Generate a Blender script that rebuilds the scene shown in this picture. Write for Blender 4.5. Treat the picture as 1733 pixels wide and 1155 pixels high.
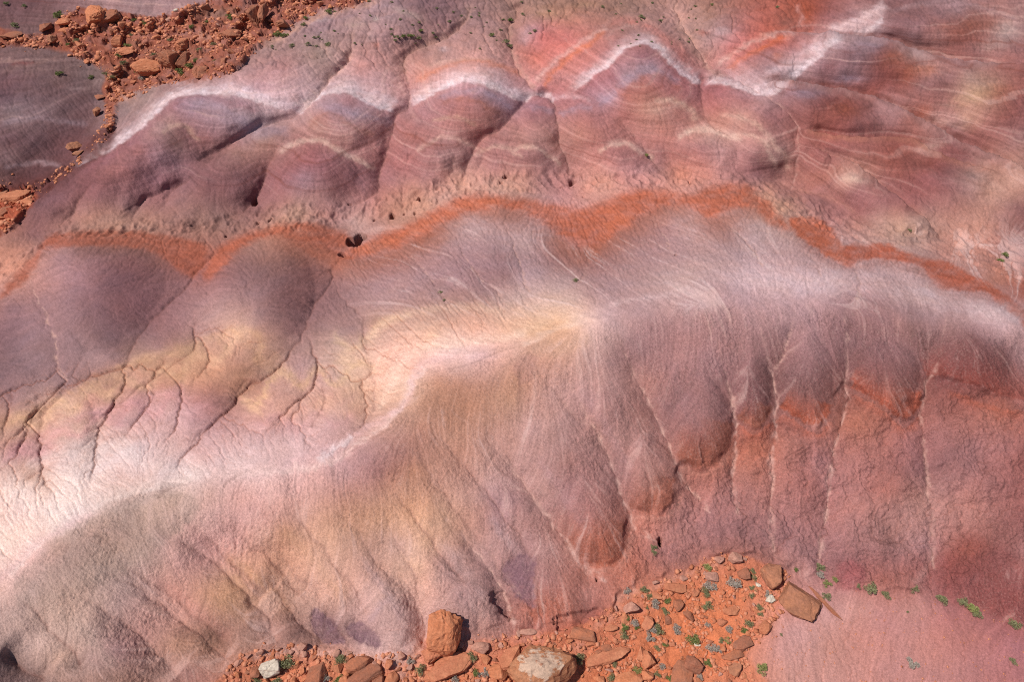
import bpy, bmesh, math, random, heapq
import numpy as np
from mathutils import Vector, Matrix
for o in list(bpy.data.objects): bpy.data.objects.remove(o)
S = bpy.context.scene
R = math.radians

# ------------------------------------------------------------------ camera
CAMZ, PITCH, FPX = 58.0, 45.0, 1155.0        # height, degrees below the horizon, focal length in photo pixels
cam = bpy.data.cameras.new('camera'); camo = bpy.data.objects.new('camera', cam)
S.collection.objects.link(camo); S.camera = camo
camo.location = (0, 0, CAMZ); camo.rotation_euler = (R(90 - PITCH), 0, 0)
cam.sensor_width = 36; cam.lens = 36 * FPX / 1733.0
cam.clip_start = 0.5; cam.clip_end = 20000

# ------------------------------------------------------------------ light
SUN_EL, SUN_AZ = 58.0, -110.0                 # azimuth clockwise from +Y
w = bpy.data.worlds.new('World'); S.world = w; w.use_nodes = True
nt = w.node_tree; nt.nodes.clear()
sky = nt.nodes.new('ShaderNodeTexSky'); sky.sky_type = 'NISHITA'; sky.sun_disc = False
sky.sun_elevation = R(SUN_EL); sky.sun_rotation = R(SUN_AZ % 360); sky.altitude = 1400
bg = nt.nodes.new('ShaderNodeBackground'); bg.inputs[1].default_value = 0.07
out = nt.nodes.new('ShaderNodeOutputWorld')
nt.links.new(sky.outputs[0], bg.inputs[0]); nt.links.new(bg.outputs[0], out.inputs[0])
sl = bpy.data.lights.new('sun', 'SUN'); sl.energy = 4.6; sl.angle = R(0.53); sl.color = (1.0, 0.945, 0.88)
so = bpy.data.objects.new('sun', sl); S.collection.objects.link(so)
sd = Vector((math.sin(R(SUN_AZ)) * math.cos(R(SUN_EL)), math.cos(R(SUN_AZ)) * math.cos(R(SUN_EL)), math.sin(R(SUN_EL))))
so.rotation_euler = sd.to_track_quat('Z', 'Y').to_euler(); so.location = sd * 300
S.view_settings.view_transform = 'Standard'; S.view_settings.look = 'None'
S.cycles.use_denoising = False; S.cycles.pixel_filter_type = 'BLACKMAN_HARRIS'; S.cycles.filter_width = 1.1
S.view_settings.exposure = -0.02; S.view_settings.gamma = 1
KALB = np.array([0.865, .835, .805])                                   # observed sunlit colour -> surface colour

# ------------------------------------------------------------------ noise
def _hash(ix, iy, seed):
    h = (ix.astype(np.int64) * 374761393 + iy.astype(np.int64) * 668265263 + seed * 1442695041) & 0xffffffff
    h = ((h ^ (h >> 13)) * 1274126177) & 0xffffffff
    return h ^ (h >> 16)
def perlin(x, y, seed=0):
    x = np.asarray(x, np.float64); y = np.asarray(y, np.float64)
    xi = np.floor(x); yi = np.floor(y); xf = x - xi; yf = y - yi
    xi = xi.astype(np.int64); yi = yi.astype(np.int64)
    def g(dx, dy):
        a = (_hash(xi + dx, yi + dy, seed) & 0xffff) * (2 * math.pi / 65536)
        return np.cos(a) * (xf - dx) + np.sin(a) * (yf - dy)
    sx = xf * xf * xf * (xf * (xf * 6 - 15) + 10); sy = yf * yf * yf * (yf * (yf * 6 - 15) + 10)
    a = g(0, 0); b = g(1, 0); c = g(0, 1); d = g(1, 1)
    return ((a + sx * (b - a)) * (1 - sy) + (c + sx * (d - c)) * sy) * 1.5
def fbm(x, y, o=4, seed=0, gain=.5):
    s = 0; a = 1; t = 0
    for k in range(o):
        s = s + a * perlin(x * 2**k + 7.3 * k, y * 2**k - 3.1 * k, seed + k); t += a; a *= gain
    return s / t
def ridged(x, y, o=3, seed=0):
    s = 0; a = 1; t = 0
    for k in range(o):
        s = s + a * (1 - 2 * np.abs(perlin(x * 2**k, y * 2**k, seed + k))); t += a; a *= .5
    return s / t
def smooth(t): t = np.clip(t, 0, 1); return t * t * (3 - 2 * t)
def blur(A, n):
    for _ in range(n):
        P = np.pad(A, 1, mode='edge')
        A = (P[1:-1, 1:-1] * 4 + 2 * (P[:-2, 1:-1] + P[2:, 1:-1] + P[1:-1, :-2] + P[1:-1, 2:]) + P[:-2, :-2] + P[:-2, 2:] + P[2:, :-2] + P[2:, 2:]) / 16
    return A

# ------------------------------------------------------------------ survey grid: sight lines of a surveyor at the camera
def axis(lo, hi, step, olo, ohi, grow=1.13):
    a = list(np.arange(lo, hi, step)); s = step; x = a[-1]
    while x < ohi: s *= grow; x += s; a.append(x)
    s = step; x = a[0]; b = []
    while x > olo: s *= grow; x -= s; b.append(x)
    return np.array(b[::-1] + a)
STEP = 1.4
U1 = axis(-45, 1780, STEP, -620, 2350); V1 = axis(-25, 1185, STEP, -238, 1520)
NU, NV = len(U1), len(V1)
U, V = np.meshgrid(U1, V1)
cp, sp = math.cos(R(PITCH)), math.sin(R(PITCH))
def ray(u, v):
    a = (np.asarray(u, float) - 866.5) / FPX; b = (577.5 - np.asarray(v, float)) / FPX
    return a, cp + b * sp, -sp + b * cp
RX, RY, RZ = ray(U, V)
def plan(u, v, z=3.0):
    a, b, c = ray(u, v); t = (z - CAMZ) / c
    return a * t, b * t

# ---- surveyed spot heights (sight direction, height in metres)
HT = """0,1030,8.5 30,970,8.5 100,900,8.5 170,860,8.5 260,825,8.6 350,805,8.7 450,800,9 560,790,9.2 630,735,10 680,680,10.7 705,640,11
760,605,11.4 830,590,11.8 880,580,12 940,560,12.3 980,545,12.6 1050,530,12.8 1120,510,13 1200,490,13.2 1300,485,13 1400,500,12.8 1450,505,12.6
1520,515,12.5 1600,520,12.3 1680,530,12 1733,545,11.8
0,870,6.9 0,800,6 0,700,4.5 0,600,3.3 0,520,2.6 100,800,7 100,700,5.4 100,600,4.4 110,500,4 120,410,3.4 200,750,7.3 200,650,5.6 200,550,4.3 250,450,3
330,410,1.7 400,700,7.8 380,600,6 450,500,4.7 490,400,3 545,410,1.8 600,405,0.8 500,650,7.6 600,650,8.2 570,550,5 600,480,3.2 700,550,9 700,480,5.5
700,420,3 750,370,2.6 800,540,10 800,450,6.3 850,350,3.4 900,500,9.5 900,420,5.8 950,360,2.5 1000,480,10.5 1000,420,6.5 1060,335,3.8 1100,450,9.5
1100,370,5 1200,430,10 1200,340,4.8 1260,320,4.6 1300,420,9.8 1350,375,5.8 1400,440,10 1440,420,7 1500,460,9.5 1550,430,7.2 1600,480,9 1700,500,9 1733,520,9.5
-40,470,1 0,440,1 60,400,1 150,380,1.3 250,385,1.3 350,385,1 430,360,1 520,355,1.5 600,370,1 660,350,1.6 720,330,1.8 800,305,2 880,300,2 968,308,1.8
1050,300,2.8 1130,300,3 1200,300,3 1290,310,3 1340,325,3 1400,380,3.4 1450,395,3.6 1550,400,3.6 1600,410,3.6 1660,430,4 1733,450,4.2
540,240,5.8 760,235,5.4 890,250,4.8 1040,245,5.2 1190,225,6.2 1290,250,5.8 370,290,4.0 250,300,3.3 530,300,3.6 760,280,3.6 1200,265,4.6
400,165,8.8 300,165,7.7 570,160,9 640,190,7.5 800,140,9.8 850,180,7.8 900,165,7.2 1090,78,12.3 1090,150,9.4 1000,130,9 1180,140,8.2 1240,145,8.6 1340,150,10
600,100,9.3 600,30,11 750,60,10.3 690,130,7.8 900,100,8.6 1000,40,11 1150,40,11 1195,105,8.6 1250,60,11 1300,20,12 1420,65,12 1420,10,12.2
250,200,6.3 130,288,3.2 60,345,2.3 0,415,1.6 200,240,5.2 180,262,4.4 300,200,6.6 300,240,5.5 400,240,5.6 400,200,7 350,262,4.9 370,120,8.6 450,90,9.4 520,60,10 550,20,10.6
0,385,-.4 60,332,-.4 120,272,0 168,215,.9 190,170,1.6 250,148,4 330,130,6.3 250,80,6 350,60,8 480,20,10 100,60,6 0,80,5.5 0,180,3 0,240,1.8 0,280,0.6 60,240,1.0
100,180,2.4 100,100,4.8 0,10,9 150,5,10 300,0,11
1500,20,13 1600,5,13.5 1650,20,12.6 1733,40,12.2 1520,75,11.4 1580,100,10.2 1733,140,9 1290,158,8.6 1400,150,9 1500,165,8.4 1600,210,6.9 1700,265,5.9
1733,100,10.3 1733,200,7.8 1733,300,5.8 1600,300,5 1500,300,5.2 1450,310,5.4 1400,250,6.6 1500,230,7.2 1600,150,9.2 1400,200,8.2 1550,380,4.6 1690,380,4
0,1100,7 0,1155,5.5 100,1155,5 200,1155,4 100,1050,7 200,1000,6.7 300,1000,5 300,1100,3.4 400,1130,1.7 350,900,7.3 450,900,7.0 450,1000,4.5 500,1095,1.8
560,900,6.7 600,1000,4.1 600,1095,1.7 700,800,8.6 700,900,6.2 700,1000,3.7 690,1095,1.6 800,700,9.9 800,800,7.8 800,900,5.6 800,1000,3.5 820,1070,1.7
900,700,9.6 900,800,7.4 900,900,5.3 900,1000,3 920,1060,1.8 1000,700,9.4 1000,800,7 1000,900,4.8 1000,990,2.6 1045,1010,1.7 1100,600,11.2 1100,700,9
1100,800,6.6 1100,900,3.8 1130,955,2.3 1200,600,11.4 1200,700,9 1200,800,6 1200,900,3.2 1230,928,2.5 1300,600,11.2 1300,700,8.8 1300,800,6 1300,900,3.5
1330,955,2.3 1430,600,11 1430,700,8.6 1430,800,6 1430,900,3.7 1430,980,2 1580,600,10.8 1580,700,8.6 1580,800,6.3 1580,900,4.1 1600,1005,2 1733,600,10.6
1733,700,8.8 1733,800,6.8 1733,900,4.6 1733,1035,2.2
450,1155,.5 700,1155,.1 920,1155,0 1100,1060,.9 1200,1050,1 1200,1155,.2 1280,1090,1 1400,1050,1.3 1500,1155,.8 1733,1155,1.5 1600,1080,1.6"""
cp_ = np.array([[float(q) for q in t.split(',')] for t in HT.split()])
wl_ = np.clip((1000 - cp_[:, 0]) / 400, 0, 1) * np.clip((cp_[:, 1] - 430) / 150, 0, 1)
cp_[:, 2] = 2.2 + (cp_[:, 2] - 2.2) * (1 - .32 * wl_)
px, py = plan(cp_[:, 0], cp_[:, 1]); SC = 20.0
PX = np.stack([px, py], 1) / SC
def kern(r): return r * r * np.log(r + 1e-9)
def rbf_fit(P, F, lam, kern=kern, poly=True):
    n = len(P); D = np.sqrt(((P[:, None] - P[None]) ** 2).sum(-1))
    A = np.zeros((n + 3, n + 3)); A[:n, :n] = kern(D) + lam * np.eye(n)
    Q = np.c_[np.ones(n), P]; A[:n, n:] = Q; A[n:, :n] = Q.T
    return np.linalg.solve(A, np.vstack([F, np.zeros((3, F.shape[1]))]))
def rbf_eval(W, P, X, kern=kern):
    o = np.empty((len(X), W.shape[1])); n = len(P)
    for i in range(0, len(X), 4000):
        x = X[i:i + 4000]; D = np.sqrt(((x[:, None] - P[None]) ** 2).sum(-1))
        o[i:i + 4000] = kern(D) @ W[:n] + W[n] + x @ W[n + 1:]
    return o
def bil(A, x0, dx, y0, dy, x, y):
    fx = np.clip((x - x0) / dx, 0, A.shape[1] - 1.001); fy = np.clip((y - y0) / dy, 0, A.shape[0] - 1.001)
    ix = fx.astype(int); iy = fy.astype(int); fx = fx - ix; fy = fy - iy
    if A.ndim == 3: fx = fx[..., None]; fy = fy[..., None]
    return (A[iy, ix] * (1 - fx) + A[iy, ix + 1] * fx) * (1 - fy) + (A[iy + 1, ix] * (1 - fx) + A[iy + 1, ix + 1] * fx) * fy
Wz = rbf_fit(PX, cp_[:, 2:3], 0.004)
cu = np.arange(-40, 1781, 10.); cv = np.arange(-20, 1191, 10.)
CU, CV = np.meshgrid(cu, cv); qx, qy = plan(CU, CV)
HC = rbf_eval(Wz, PX, np.stack([qx.ravel(), qy.ravel()], 1) / SC).reshape(CU.shape)
Uc = np.clip(U, -38, 1775); Vc = np.clip(V, -18, 1185)
Hb = bil(HC, -40, 10, -20, 10, Uc, Vc)
# beyond the surveyed ground the land rolls on gently
outd = np.hypot(U - Uc, V - Vc)
far = smooth(outd / 400)
def solve(H):
    t = (H - CAMZ) / RZ
    return RX * t, RY * t
X, Y = solve(Hb)
Hb = Hb + far * fbm(X / 22, Y / 22, 4, 5) * 5
Hb = blur(Hb, 6)
X, Y = solve(Hb)
def fu(u): return np.interp(u, U1, np.arange(NU))
def fv(v): return np.interp(v, V1, np.arange(NV))
def samp(A, u, v):
    x = fu(np.asarray(u, float)); y = fv(np.asarray(v, float))
    ix = np.minimum(x.astype(int), NU - 2); iy = np.minimum(y.astype(int), NV - 2); x = x - ix; y = y - iy
    return (A[iy, ix] * (1 - x) + A[iy, ix + 1] * x) * (1 - y) + (A[iy + 1, ix] * (1 - x) + A[iy + 1, ix + 1] * x) * y
def pts(s): return np.array([[float(q) for q in t.split(',')] for t in s.split()])
def catmull(P, n=6, closed=False):
    P = np.asarray(P, float)
    Q = np.vstack([P[-1:], P, P[:2]]) if closed else np.vstack([2 * P[0] - P[1], P, 2 * P[-1] - P[-2]])
    o = []
    for i in range(1, len(Q) - 2):
        for k in range(n):
            t = k / n
            o.append(.5 * (2 * Q[i] + (Q[i + 1] - Q[i - 1]) * t + (2 * Q[i - 1] - 5 * Q[i] + 4 * Q[i + 1] - Q[i + 2]) * t * t + (3 * Q[i] - Q[i - 1] - 3 * Q[i + 1] + Q[i + 2]) * t ** 3))
    if not closed: o.append(P[-1])
    return np.array(o)
def seg_dist(px_, py_, A, want_s=True):
    best = np.full(px_.shape, 1e9); side = np.zeros(px_.shape); ss = np.zeros(px_.shape); n = len(A) - 1
    for i in range(n):
        ax, ay = A[i]; bx, by = A[i + 1]; dx, dy = bx - ax, by - ay; L = dx * dx + dy * dy + 1e-12
        t = np.clip(((px_ - ax) * dx + (py_ - ay) * dy) / L, 0, 1)
        ex = px_ - ax - t * dx; ey = py_ - ay - t * dy; d = ex * ex + ey * ey
        m = d < best
        best = np.where(m, d, best); side = np.where(m, np.sign(dx * ey - dy * ex), side); ss = np.where(m, (i + t) / n, ss)
    return np.sqrt(best), side, ss
def wdist(P, marg, n=5, wob=0.0):
    """world distance (m) from every ground point near the line P (given as sight directions)"""
    C = catmull(P, n)
    u0, v0 = C.min(0) - marg; u1, v1 = C.max(0) + marg
    iu = slice(int(fu(u0)), int(fu(u1)) + 2); iv = slice(int(fv(v0)), int(fv(v1)) + 2)
    A = np.stack([samp(X, C[:, 0], C[:, 1]), samp(Y, C[:, 0], C[:, 1])], 1)
    x, y = X[iv, iu], Y[iv, iu]
    if wob: x = x + wob * perlin(x / 1.7, y / 1.7, 31) + .5 * wob * perlin(x / .6, y / .6, 32); y = y + wob * perlin(x / 1.7, y / 1.7, 33)
    d, s, t = seg_dist(x, y, A)
    return (iv, iu), d, s, t

# ------------------------------------------------------------------ gullies: line, depth, half-width (m), pale deposit 0..1
GUL = """
600,40 590,100 560,130 545,150 505,192 440,215 370,255 320,275|1.1|2.4|.1
800,0 790,30 760,60 700,85 683,105 690,130 693,180 672,195 655,260 640,300 640,322 600,348 575,372|1.2|2.6|.15
860,0 875,20 862,50 870,100 885,130 908,155|.6|1.8|.5
908,155 885,175 850,215 815,235 795,270 785,302|.9|2|.15
908,152 925,162 940,180 945,230 960,275 968,300|.7|1.6|.35
1040,195 1065,220 1090,250 1096,265 1130,300|.4|1.5|.3
1140,0 1155,40 1175,75 1195,105 1200,120|.7|2|.9
1200,120 1187,140 1190,180 1200,205 1250,240|.5|1.8|.1
1200,118 1230,125 1280,152 1325,180 1350,215 1352,260 1345,300 1338,320|.9|2.2|.6
1283,130 1350,140 1430,152 1500,170 1580,210 1640,245 1733,285|1.3|3.5|0
1283,50 1380,52 1440,62 1500,65 1560,84 1620,100 1733,105|1.2|3.5|0
1350,215 1400,225 1450,230 1540,232 1600,262 1700,292|.8|3|.1
1350,222 1390,255 1440,270 1480,300 1530,340 1570,372 1592,400|.8|2|.2
1283,285 1340,320 1400,330 1450,360 1480,390|.5|1.6|.1
480,232 453,280 450,300 430,340 400,362 350,380 300,383|1.0|2.0|.1
345,288 310,308 262,330 245,340 230,356 220,375|.7|1.5|.1
330,300 295,318 275,350 250,362 240,380|.5|1.3|.1
160,300 138,335 125,355 116,385|.5|1.6|.2
655,330 700,318 740,320 760,300 770,265|.4|1.4|.2
965,300 1000,285 1030,262|.4|1.2|.2
1110,300 1140,270 1180,262|.35|1.4|.2
50,470 60,500 75,530 95,580 97,620 112,645|.25|1.2|.9
400,400 370,422 330,465 310,492 270,530 235,570 220,602 208,622 150,640 110,665 75,700 67,745|1.0|2.4|.05
330,520 328,560 330,592 300,612 262,640 230,662 195,690 165,712|.6|1.4|0
580,432 565,455 560,475 530,520 515,560 487,602 450,640 420,655 375,706 330,745|.9|1.9|.1
515,560 530,590 537,622 530,655 485,697 455,725|.5|1.1|0
562,475 575,500 605,530 615,545 620,590 627,625 633,652 630,692 618,717 597,737|.6|1.3|.35
690,430 720,462 745,497 765,520|.15|.8|.8
770,400 790,440 820,480 842,492 852,522|.15|.8|.8
860,385 875,430 890,480 895,510|.2|.9|.8
1002,408 995,450 980,482|.2|1.2|.5
1108,378 1125,400 1137,432|.12|.6|.8
1220,370 1265,412 1290,452|.2|.9|.8
1350,420 1378,440 1390,470|.15|.8|.6
1440,440 1455,480 1452,508|.4|1.6|.7
1043,555 1058,600 1072,632 1100,690 1125,740 1145,790 1168,832 1205,868|.55|2.2|1
945,600 965,650 990,700 1020,750 1040,800 1055,840 1066,882 1105,915|.55|2.2|1
885,600 920,640 960,690 1000,722|.2|1.2|.5
760,690 820,742 862,790 900,840 930,880 960,920 990,960 1022,982|.5|2|1
1212,570 1230,640 1243,690 1245,730 1240,800 1248,870|.5|2|1
1285,555 1300,610 1312,650 1312,700 1308,760 1305,850 1310,930|.5|2|1
1345,540 1330,580 1314,625|.25|1|.8
1432,515 1433,580 1435,640 1430,690 1415,760 1400,830 1388,950|.6|2.2|1
1600,535 1592,600 1575,640 1562,660 1563,750 1575,860 1580,960|.5|2|.8
735,850 800,930 850,1000 868,1055|.45|1.6|1
560,845 590,885 640,950 690,1010 712,1042 718,1072 705,1100|.5|1.7|.6
640,862 680,930 705,985 713,1035|.25|1|.5
430,910 480,950 530,1000 560,1050 592,1092|.6|1.7|.3
430,965 470,1010 520,1068 552,1098|.55|1.5|.2
300,862 370,930 430,985 455,1012|.5|1.6|.15
230,885 330,930 400,990 450,1048 470,1090|.5|1.7|.15
90,985 200,1050 260,1100 300,1150|.45|1.5|.1
130,940 250,1010 330,1070 400,1125|.35|1.4|.1
0,1085 40,1130 75,1160|.7|1.2|0
250,605 215,640 192,688 172,722 160,770 150,830|.5|1.1|0
110,640 106,668 72,700 66,745 72,800 88,838|.6|1.2|0
290,590 262,640 250,690 232,712 200,748|.55|1.1|0
312,635 305,668 302,712 290,738|.45|.9|0
375,706 340,742 318,765 296,795|.4|.9|0
545,640 548,680 535,706 528,728|.4|.9|0
22,650 15,690 4,740|.4|.9|0
60,655 62,690 46,730 28,772|.4|.9|0
420,640 404,660 395,690|.35|.9|0
20,1000 60,1040 110,1090 140,1140|.3|1|.1
180,930 260,990 340,1050 390,1090|.35|1|.1
350,860 420,920 470,960 520,1020|.35|1|.15
480,850 520,900 580,970 620,1040|.35|1.1|.3
800,700 850,760 890,820 925,870|.3|1.1|.5
700,700 760,760 820,830 870,900 900,950|.35|1.2|.3
700,760 740,820 790,890 840,950 880,1010|.35|1.2|.4
640,800 690,860 740,930 790,1000|.35|1.2|.3
"""
Z = Hb.copy()
pale = np.zeros_like(Z); crack = np.zeros_like(Z); protect = np.zeros_like(Z)
for ln in GUL.strip().splitlines():
    p, dep, wd, pl = ln.split('|'); dep = float(dep) * (.62 if (pts(p)[:, 0].mean() < 660 and 560 < pts(p)[:, 1].mean() < 800) else 1); wd = float(wd); pl = float(pl)
    P_ = pts(p); pm_ = P_.mean(0); dm = math.sqrt(float(samp(X, *pm_)) ** 2 + float(samp(Y, *pm_)) ** 2 + 2500)
    sl_, d, s, t = wdist(P_, 3.3 * 1.5 * wd * FPX / dm + 20, wob=.28)
    nr_ = pm_[1] > 700 or (pm_[0] > 850 and pm_[1] > 560)
    end = smooth(t / (.4 if nr_ else .18)) * (0.35 + .65 * smooth((1 - t) / .12))
    ww = wd * (1.1 if nr_ else 1.3); rr = np.sqrt(d * d + .03) / ww
    Z[sl_] -= dep * end * ((1.8 if nr_ else 1.4) * np.maximum(np.exp(-rr) - .045, 0) * smooth((3.2 - rr) / 1.5) + (.09 + .05 * (1 - pl)) * np.exp(-d / (wd * .12)))
    if pl > 0: pale[sl_] = np.maximum(pale[sl_], pl * smooth(.55 + 1.3 * perlin(t * 23, wd * 9 + d * 3, 7)) * np.exp(-(d / ((.07 + .08 * pl) * (.6 + .8 * smooth(t / .8)))) ** 2) * (.35 + .65 * smooth(t / .3)))
    crack[sl_] = np.maximum(crack[sl_], (1 - pl) * np.exp(-(d / .12) ** 2) * end)
# steps: line, height, reach on the high side (high side is left of the travel direction), sharpness
STP = """
945,905 975,945 1010,958 1045,950 1058,920 1062,870 1085,868 1115,870 1138,850 1142,795 1165,785 1190,797 1215,780 1235,750 1243,705 1255,717 1275,728 1295,715 1312,690 1325,690 1345,705 1380,725 1400,705 1407,680 1432,650 1460,665 1500,690 1530,715 1555,695 1562,660 1590,640 1640,650 1690,672 1740,685|.36|2.0|.3
405,1112 450,1100 500,1100 540,1096 590,1102 640,1098 700,1108 722,1070|.2|1.6|.3
722,1072 800,1072 855,1062 900,1068 935,1062 980,1056 1030,1040 1050,1012 1085,985 1130,975 1180,948 1230,938 1290,945 1330,965 1360,985|.38|1.6|.25
1360,985 1395,968 1430,992 1480,1003 1545,1003 1600,1015 1650,1030 1700,1055 1750,1075|.28|1.5|.25
180,215 165,250 130,288 60,345 0,398|.9|1.5|.25
1950,420 1840,350 1733,285 1700,267 1640,247 1580,212 1500,172 1430,153 1350,141 1290,135|2.2|6|.9
1950,130 1840,115 1733,108 1620,102 1560,86 1500,67 1440,60 1380,52|2.2|6|.9
1700,294 1600,264 1540,234 1450,231 1400,226 1352,216|1.2|4|.6
1592,402 1570,374 1530,342 1480,302 1440,272 1400,257 1365,235|.7|3|.35
560,10 500,40 440,75 380,110 330,130 260,148 205,165|.5|2.5|.25
"""
for ln in STP.strip().splitlines():
    p, h, L, q = ln.split('|'); h = float(h); L = float(L); q = float(q)
    sl_, d, s, t = wdist(pts(p), 80, wob=.35)
    sd_ = d * s          # positive on the high side
    e = smooth(t / .06) * smooth((1 - t) / .06)
    e = e * smooth(.55 + 1.1 * perlin(t * len(pts(p)) * 1.3, h * 7 + t, 5)) if h < 1 else e
    Z[sl_] += abs(h) * e * np.where(sd_ > 0, smooth(sd_ / q) * np.exp(-np.maximum(sd_, 0) / L), 0)
    crack[sl_] = np.maximum(crack[sl_], .35 * e * np.exp(-(d / .13) ** 2))

# domes: spur noses and knolls (sight direction, half-widths, height, turn)
DOME = """530,292,78,55,1.3,0 385,305,62,48,1.0,-15 290,318,40,30,.35,-30 225,335,34,36,.35,-40 165,330,40,45,.35,-45 615,350,32,22,.7,-30 710,312,60,18,.8,0 760,268,62,40,1.2,5 835,292,30,26,.7,0 893,272,42,34,1.1,10 915,300,25,14,.5,0
1045,268,62,32,1.2,0 1108,290,32,18,.7,0 1190,258,62,36,1.3,5 1290,265,48,42,1.0,30 1320,335,26,20,.8,0 1372,345,28,20,.8,10 1455,330,60,34,1.2,15 1540,352,48,36,1.1,40 1490,378,40,20,.6,0
370,200,110,50,1.6,15 280,225,60,50,1.0,-40 575,205,75,48,1.5,5 800,190,85,55,1.6,0 915,205,40,42,1.1,0 1095,140,95,70,1.8,5 1000,215,60,40,1.0,0 1250,190,70,40,1.2,20
1440,100,130,36,2.0,5 1560,40,110,34,1.8,5 1400,190,120,34,1.7,10 1540,205,90,40,1.6,20 1460,265,110,34,1.4,15 1600,255,70,30,1.3,20 1690,170,70,50,1.3,10 1600,310,80,34,1.1,5 1650,110,90,30,1.3,5 1700,230,60,34,1,10
1012,880,44,75,.6,-20 1108,800,40,70,.6,-18 1190,710,46,75,.7,-8 1275,660,30,60,.5,0 1365,640,44,75,.7,0 1495,640,60,70,.8,0 1640,620,70,55,.7,5 660,1030,45,70,.6,-25 780,1000,55,90,.6,-25 565,1050,28,50,.4,-25 480,1050,30,45,.4,-30
170,500,110,80,1.0,-20 440,490,90,90,1.1,-30 90,560,60,80,.7,0 380,650,45,70,.6,40 460,680,40,60,.6,40 300,620,45,60,.6,40 200,680,45,50,.6,45 120,720,40,50,.6,45 570,690,50,70,.6,10 590,600,50,50,.6,10"""
DH = np.zeros_like(Z)
for t_ in DOME.split():
    du, dv, ru, rv_, hh, an = [float(q) for q in t_.split(',')]; m = 1.5 * max(ru, rv_)
    iu = slice(int(fu(du - m)), int(fu(du + m)) + 1); iv = slice(int(fv(dv - m)), int(fv(dv + m)) + 1)
    a_, b_ = U[iv, iu] - du, V[iv, iu] - dv; wq = perlin(a_ / ru * 1.3 + du, b_ / rv_ * 1.3 + dv, 77) * .22
    c_, s_ = math.cos(R(an)), math.sin(R(an)); r2 = ((a_ * c_ + b_ * s_) / ru) ** 2 + ((-a_ * s_ + b_ * c_) / rv_) ** 2 + wq
    DH[iv, iu] = np.maximum(DH[iv, iu], hh * (.9 if dv > 600 and du > 600 else (.62 if dv > 420 else (.30 if du > 1390 else .52))) * np.clip(1 - r2, 0, 1) ** (.8 if dv > 420 else 1.05))
Z += blur(DH, 3)
# ------------------------------------------------------------------ surface relief by kind of ground
def region(poly, feather, warp=0):
    """soft mask of a stretch of ground outlined by sight directions"""
    C = catmull(poly, 4, True); C = np.vstack([C, C[:1]])
    u0, v0 = C.min(0) - feather * 2; u1, v1 = C.max(0) + feather * 2
    iu = slice(max(int(fu(u0)), 0), int(fu(u1)) + 2); iv = slice(max(int(fv(v0)), 0), int(fv(v1)) + 2)
    u, v = U[iv, iu], V[iv, iu]
    if warp: u = u + warp * perlin(u / 9, v / 9, 71) + .6 * warp * perlin(u / 4, v / 4, 73); v = v + warp * perlin(u / 9, v / 9, 72)
    d, _, _ = seg_dist(u, v, C)
    inside = np.zeros(u.shape, bool)
    for a, b in zip(C[:-1], C[1:]):
        c = (a[1] > v) != (b[1] > v)
        inside ^= c & (u < (b[0] - a[0]) * (v - a[1]) / (b[1] - a[1] + 1e-12) + a[0])
    M = np.zeros_like(U); M[iv, iu] = smooth(.5 + np.where(inside, d, -d) / (2 * feather))
    return M
near_m = region(pts("-400,1020 30,965 170,855 350,805 560,795 640,745 705,650 780,610 880,590 1000,560 1200,520 1450,530 1600,560 2200,600 2200,1060 1733,1060 1600,1005 1430,995 1360,975 1240,935 1130,975 1050,1015 900,1070 700,1110 420,1115 200,1300 -400,1400"), 14)
rill_m = region(pts("-400,650 0,640 130,615 220,600 330,560 400,550 480,600 600,580 650,540 740,515 880,515 990,520 960,550 880,575 760,590 700,620 660,700 600,760 400,800 170,850 30,960 -20,1060 -400,1100"), 16)
pink_m = region(pts("1140,820 1240,740 1320,710 1400,720 1440,670 1540,710 1600,655 2200,690 2200,960 1733,960 1600,1000 1430,985 1240,935 1120,960 1060,970 1080,890"), 18)
talus_m = region(pts("400,1122 540,1100 700,1112 790,1085 870,1075 980,1062 1050,1018 1130,978 1230,940 1300,955 1400,1010 1330,1035 1290,1080 1262,1120 1240,1300 380,1300"), 7, 9)
rock_m = region(pts("-300,40 60,60 100,32 150,12 260,28 340,5 500,-20 650,-25 600,12 540,18 490,48 430,85 400,118 330,135 280,140 230,158 200,170 192,215 160,255 60,335 -10,400 -300,500 -300,300 30,310 100,290 150,250 178,200 180,150 172,118 130,95 60,78 -300,75"), 6)
flat_m = region(pts("1262,1140 1310,1040 1400,995 1600,1010 1733,1055 2300,1150 2300,1400 1262,1400"), 10)
flute_m = region(pts("-60,470 60,415 110,385 250,372 350,372 430,350 520,345 600,345 700,310 850,290 1000,290 1200,290 1330,315 1450,370 1600,380 1700,400 1733,480 1600,430 1430,405 1300,350 1250,312 1050,322 850,328 740,350 560,380 430,400 150,400 60,430 0,480"), 10)
orange_m = region(pts("0,490 60,420 110,395 200,390 300,402 400,402 470,380 560,385 620,402 700,380 790,328 930,342 1020,335 1100,318 1260,312 1330,365 1400,380 1425,418 1550,435 1640,465 1733,530 1700,520 1600,490 1480,440 1420,450 1330,400 1270,350 1200,368 1140,350 1040,400 980,420 930,390 840,358 780,365 700,415 600,440 540,430 480,400 420,415 370,470 300,450 250,420 110,415 50,470"), 8)
tan_m = region(pts("410,125 460,75 520,35 600,5 620,-40 1330,-40 1330,25 1260,60 1200,110 1150,90 1080,45 1000,40 960,55 880,80 850,95 780,88 720,105 690,100 640,112 560,110 500,122"), 10)
hill_m = np.clip(smooth((560 - V) / 60), 0, 1) * (1 - orange_m) * (1 - flute_m) * (1 - rock_m)

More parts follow.
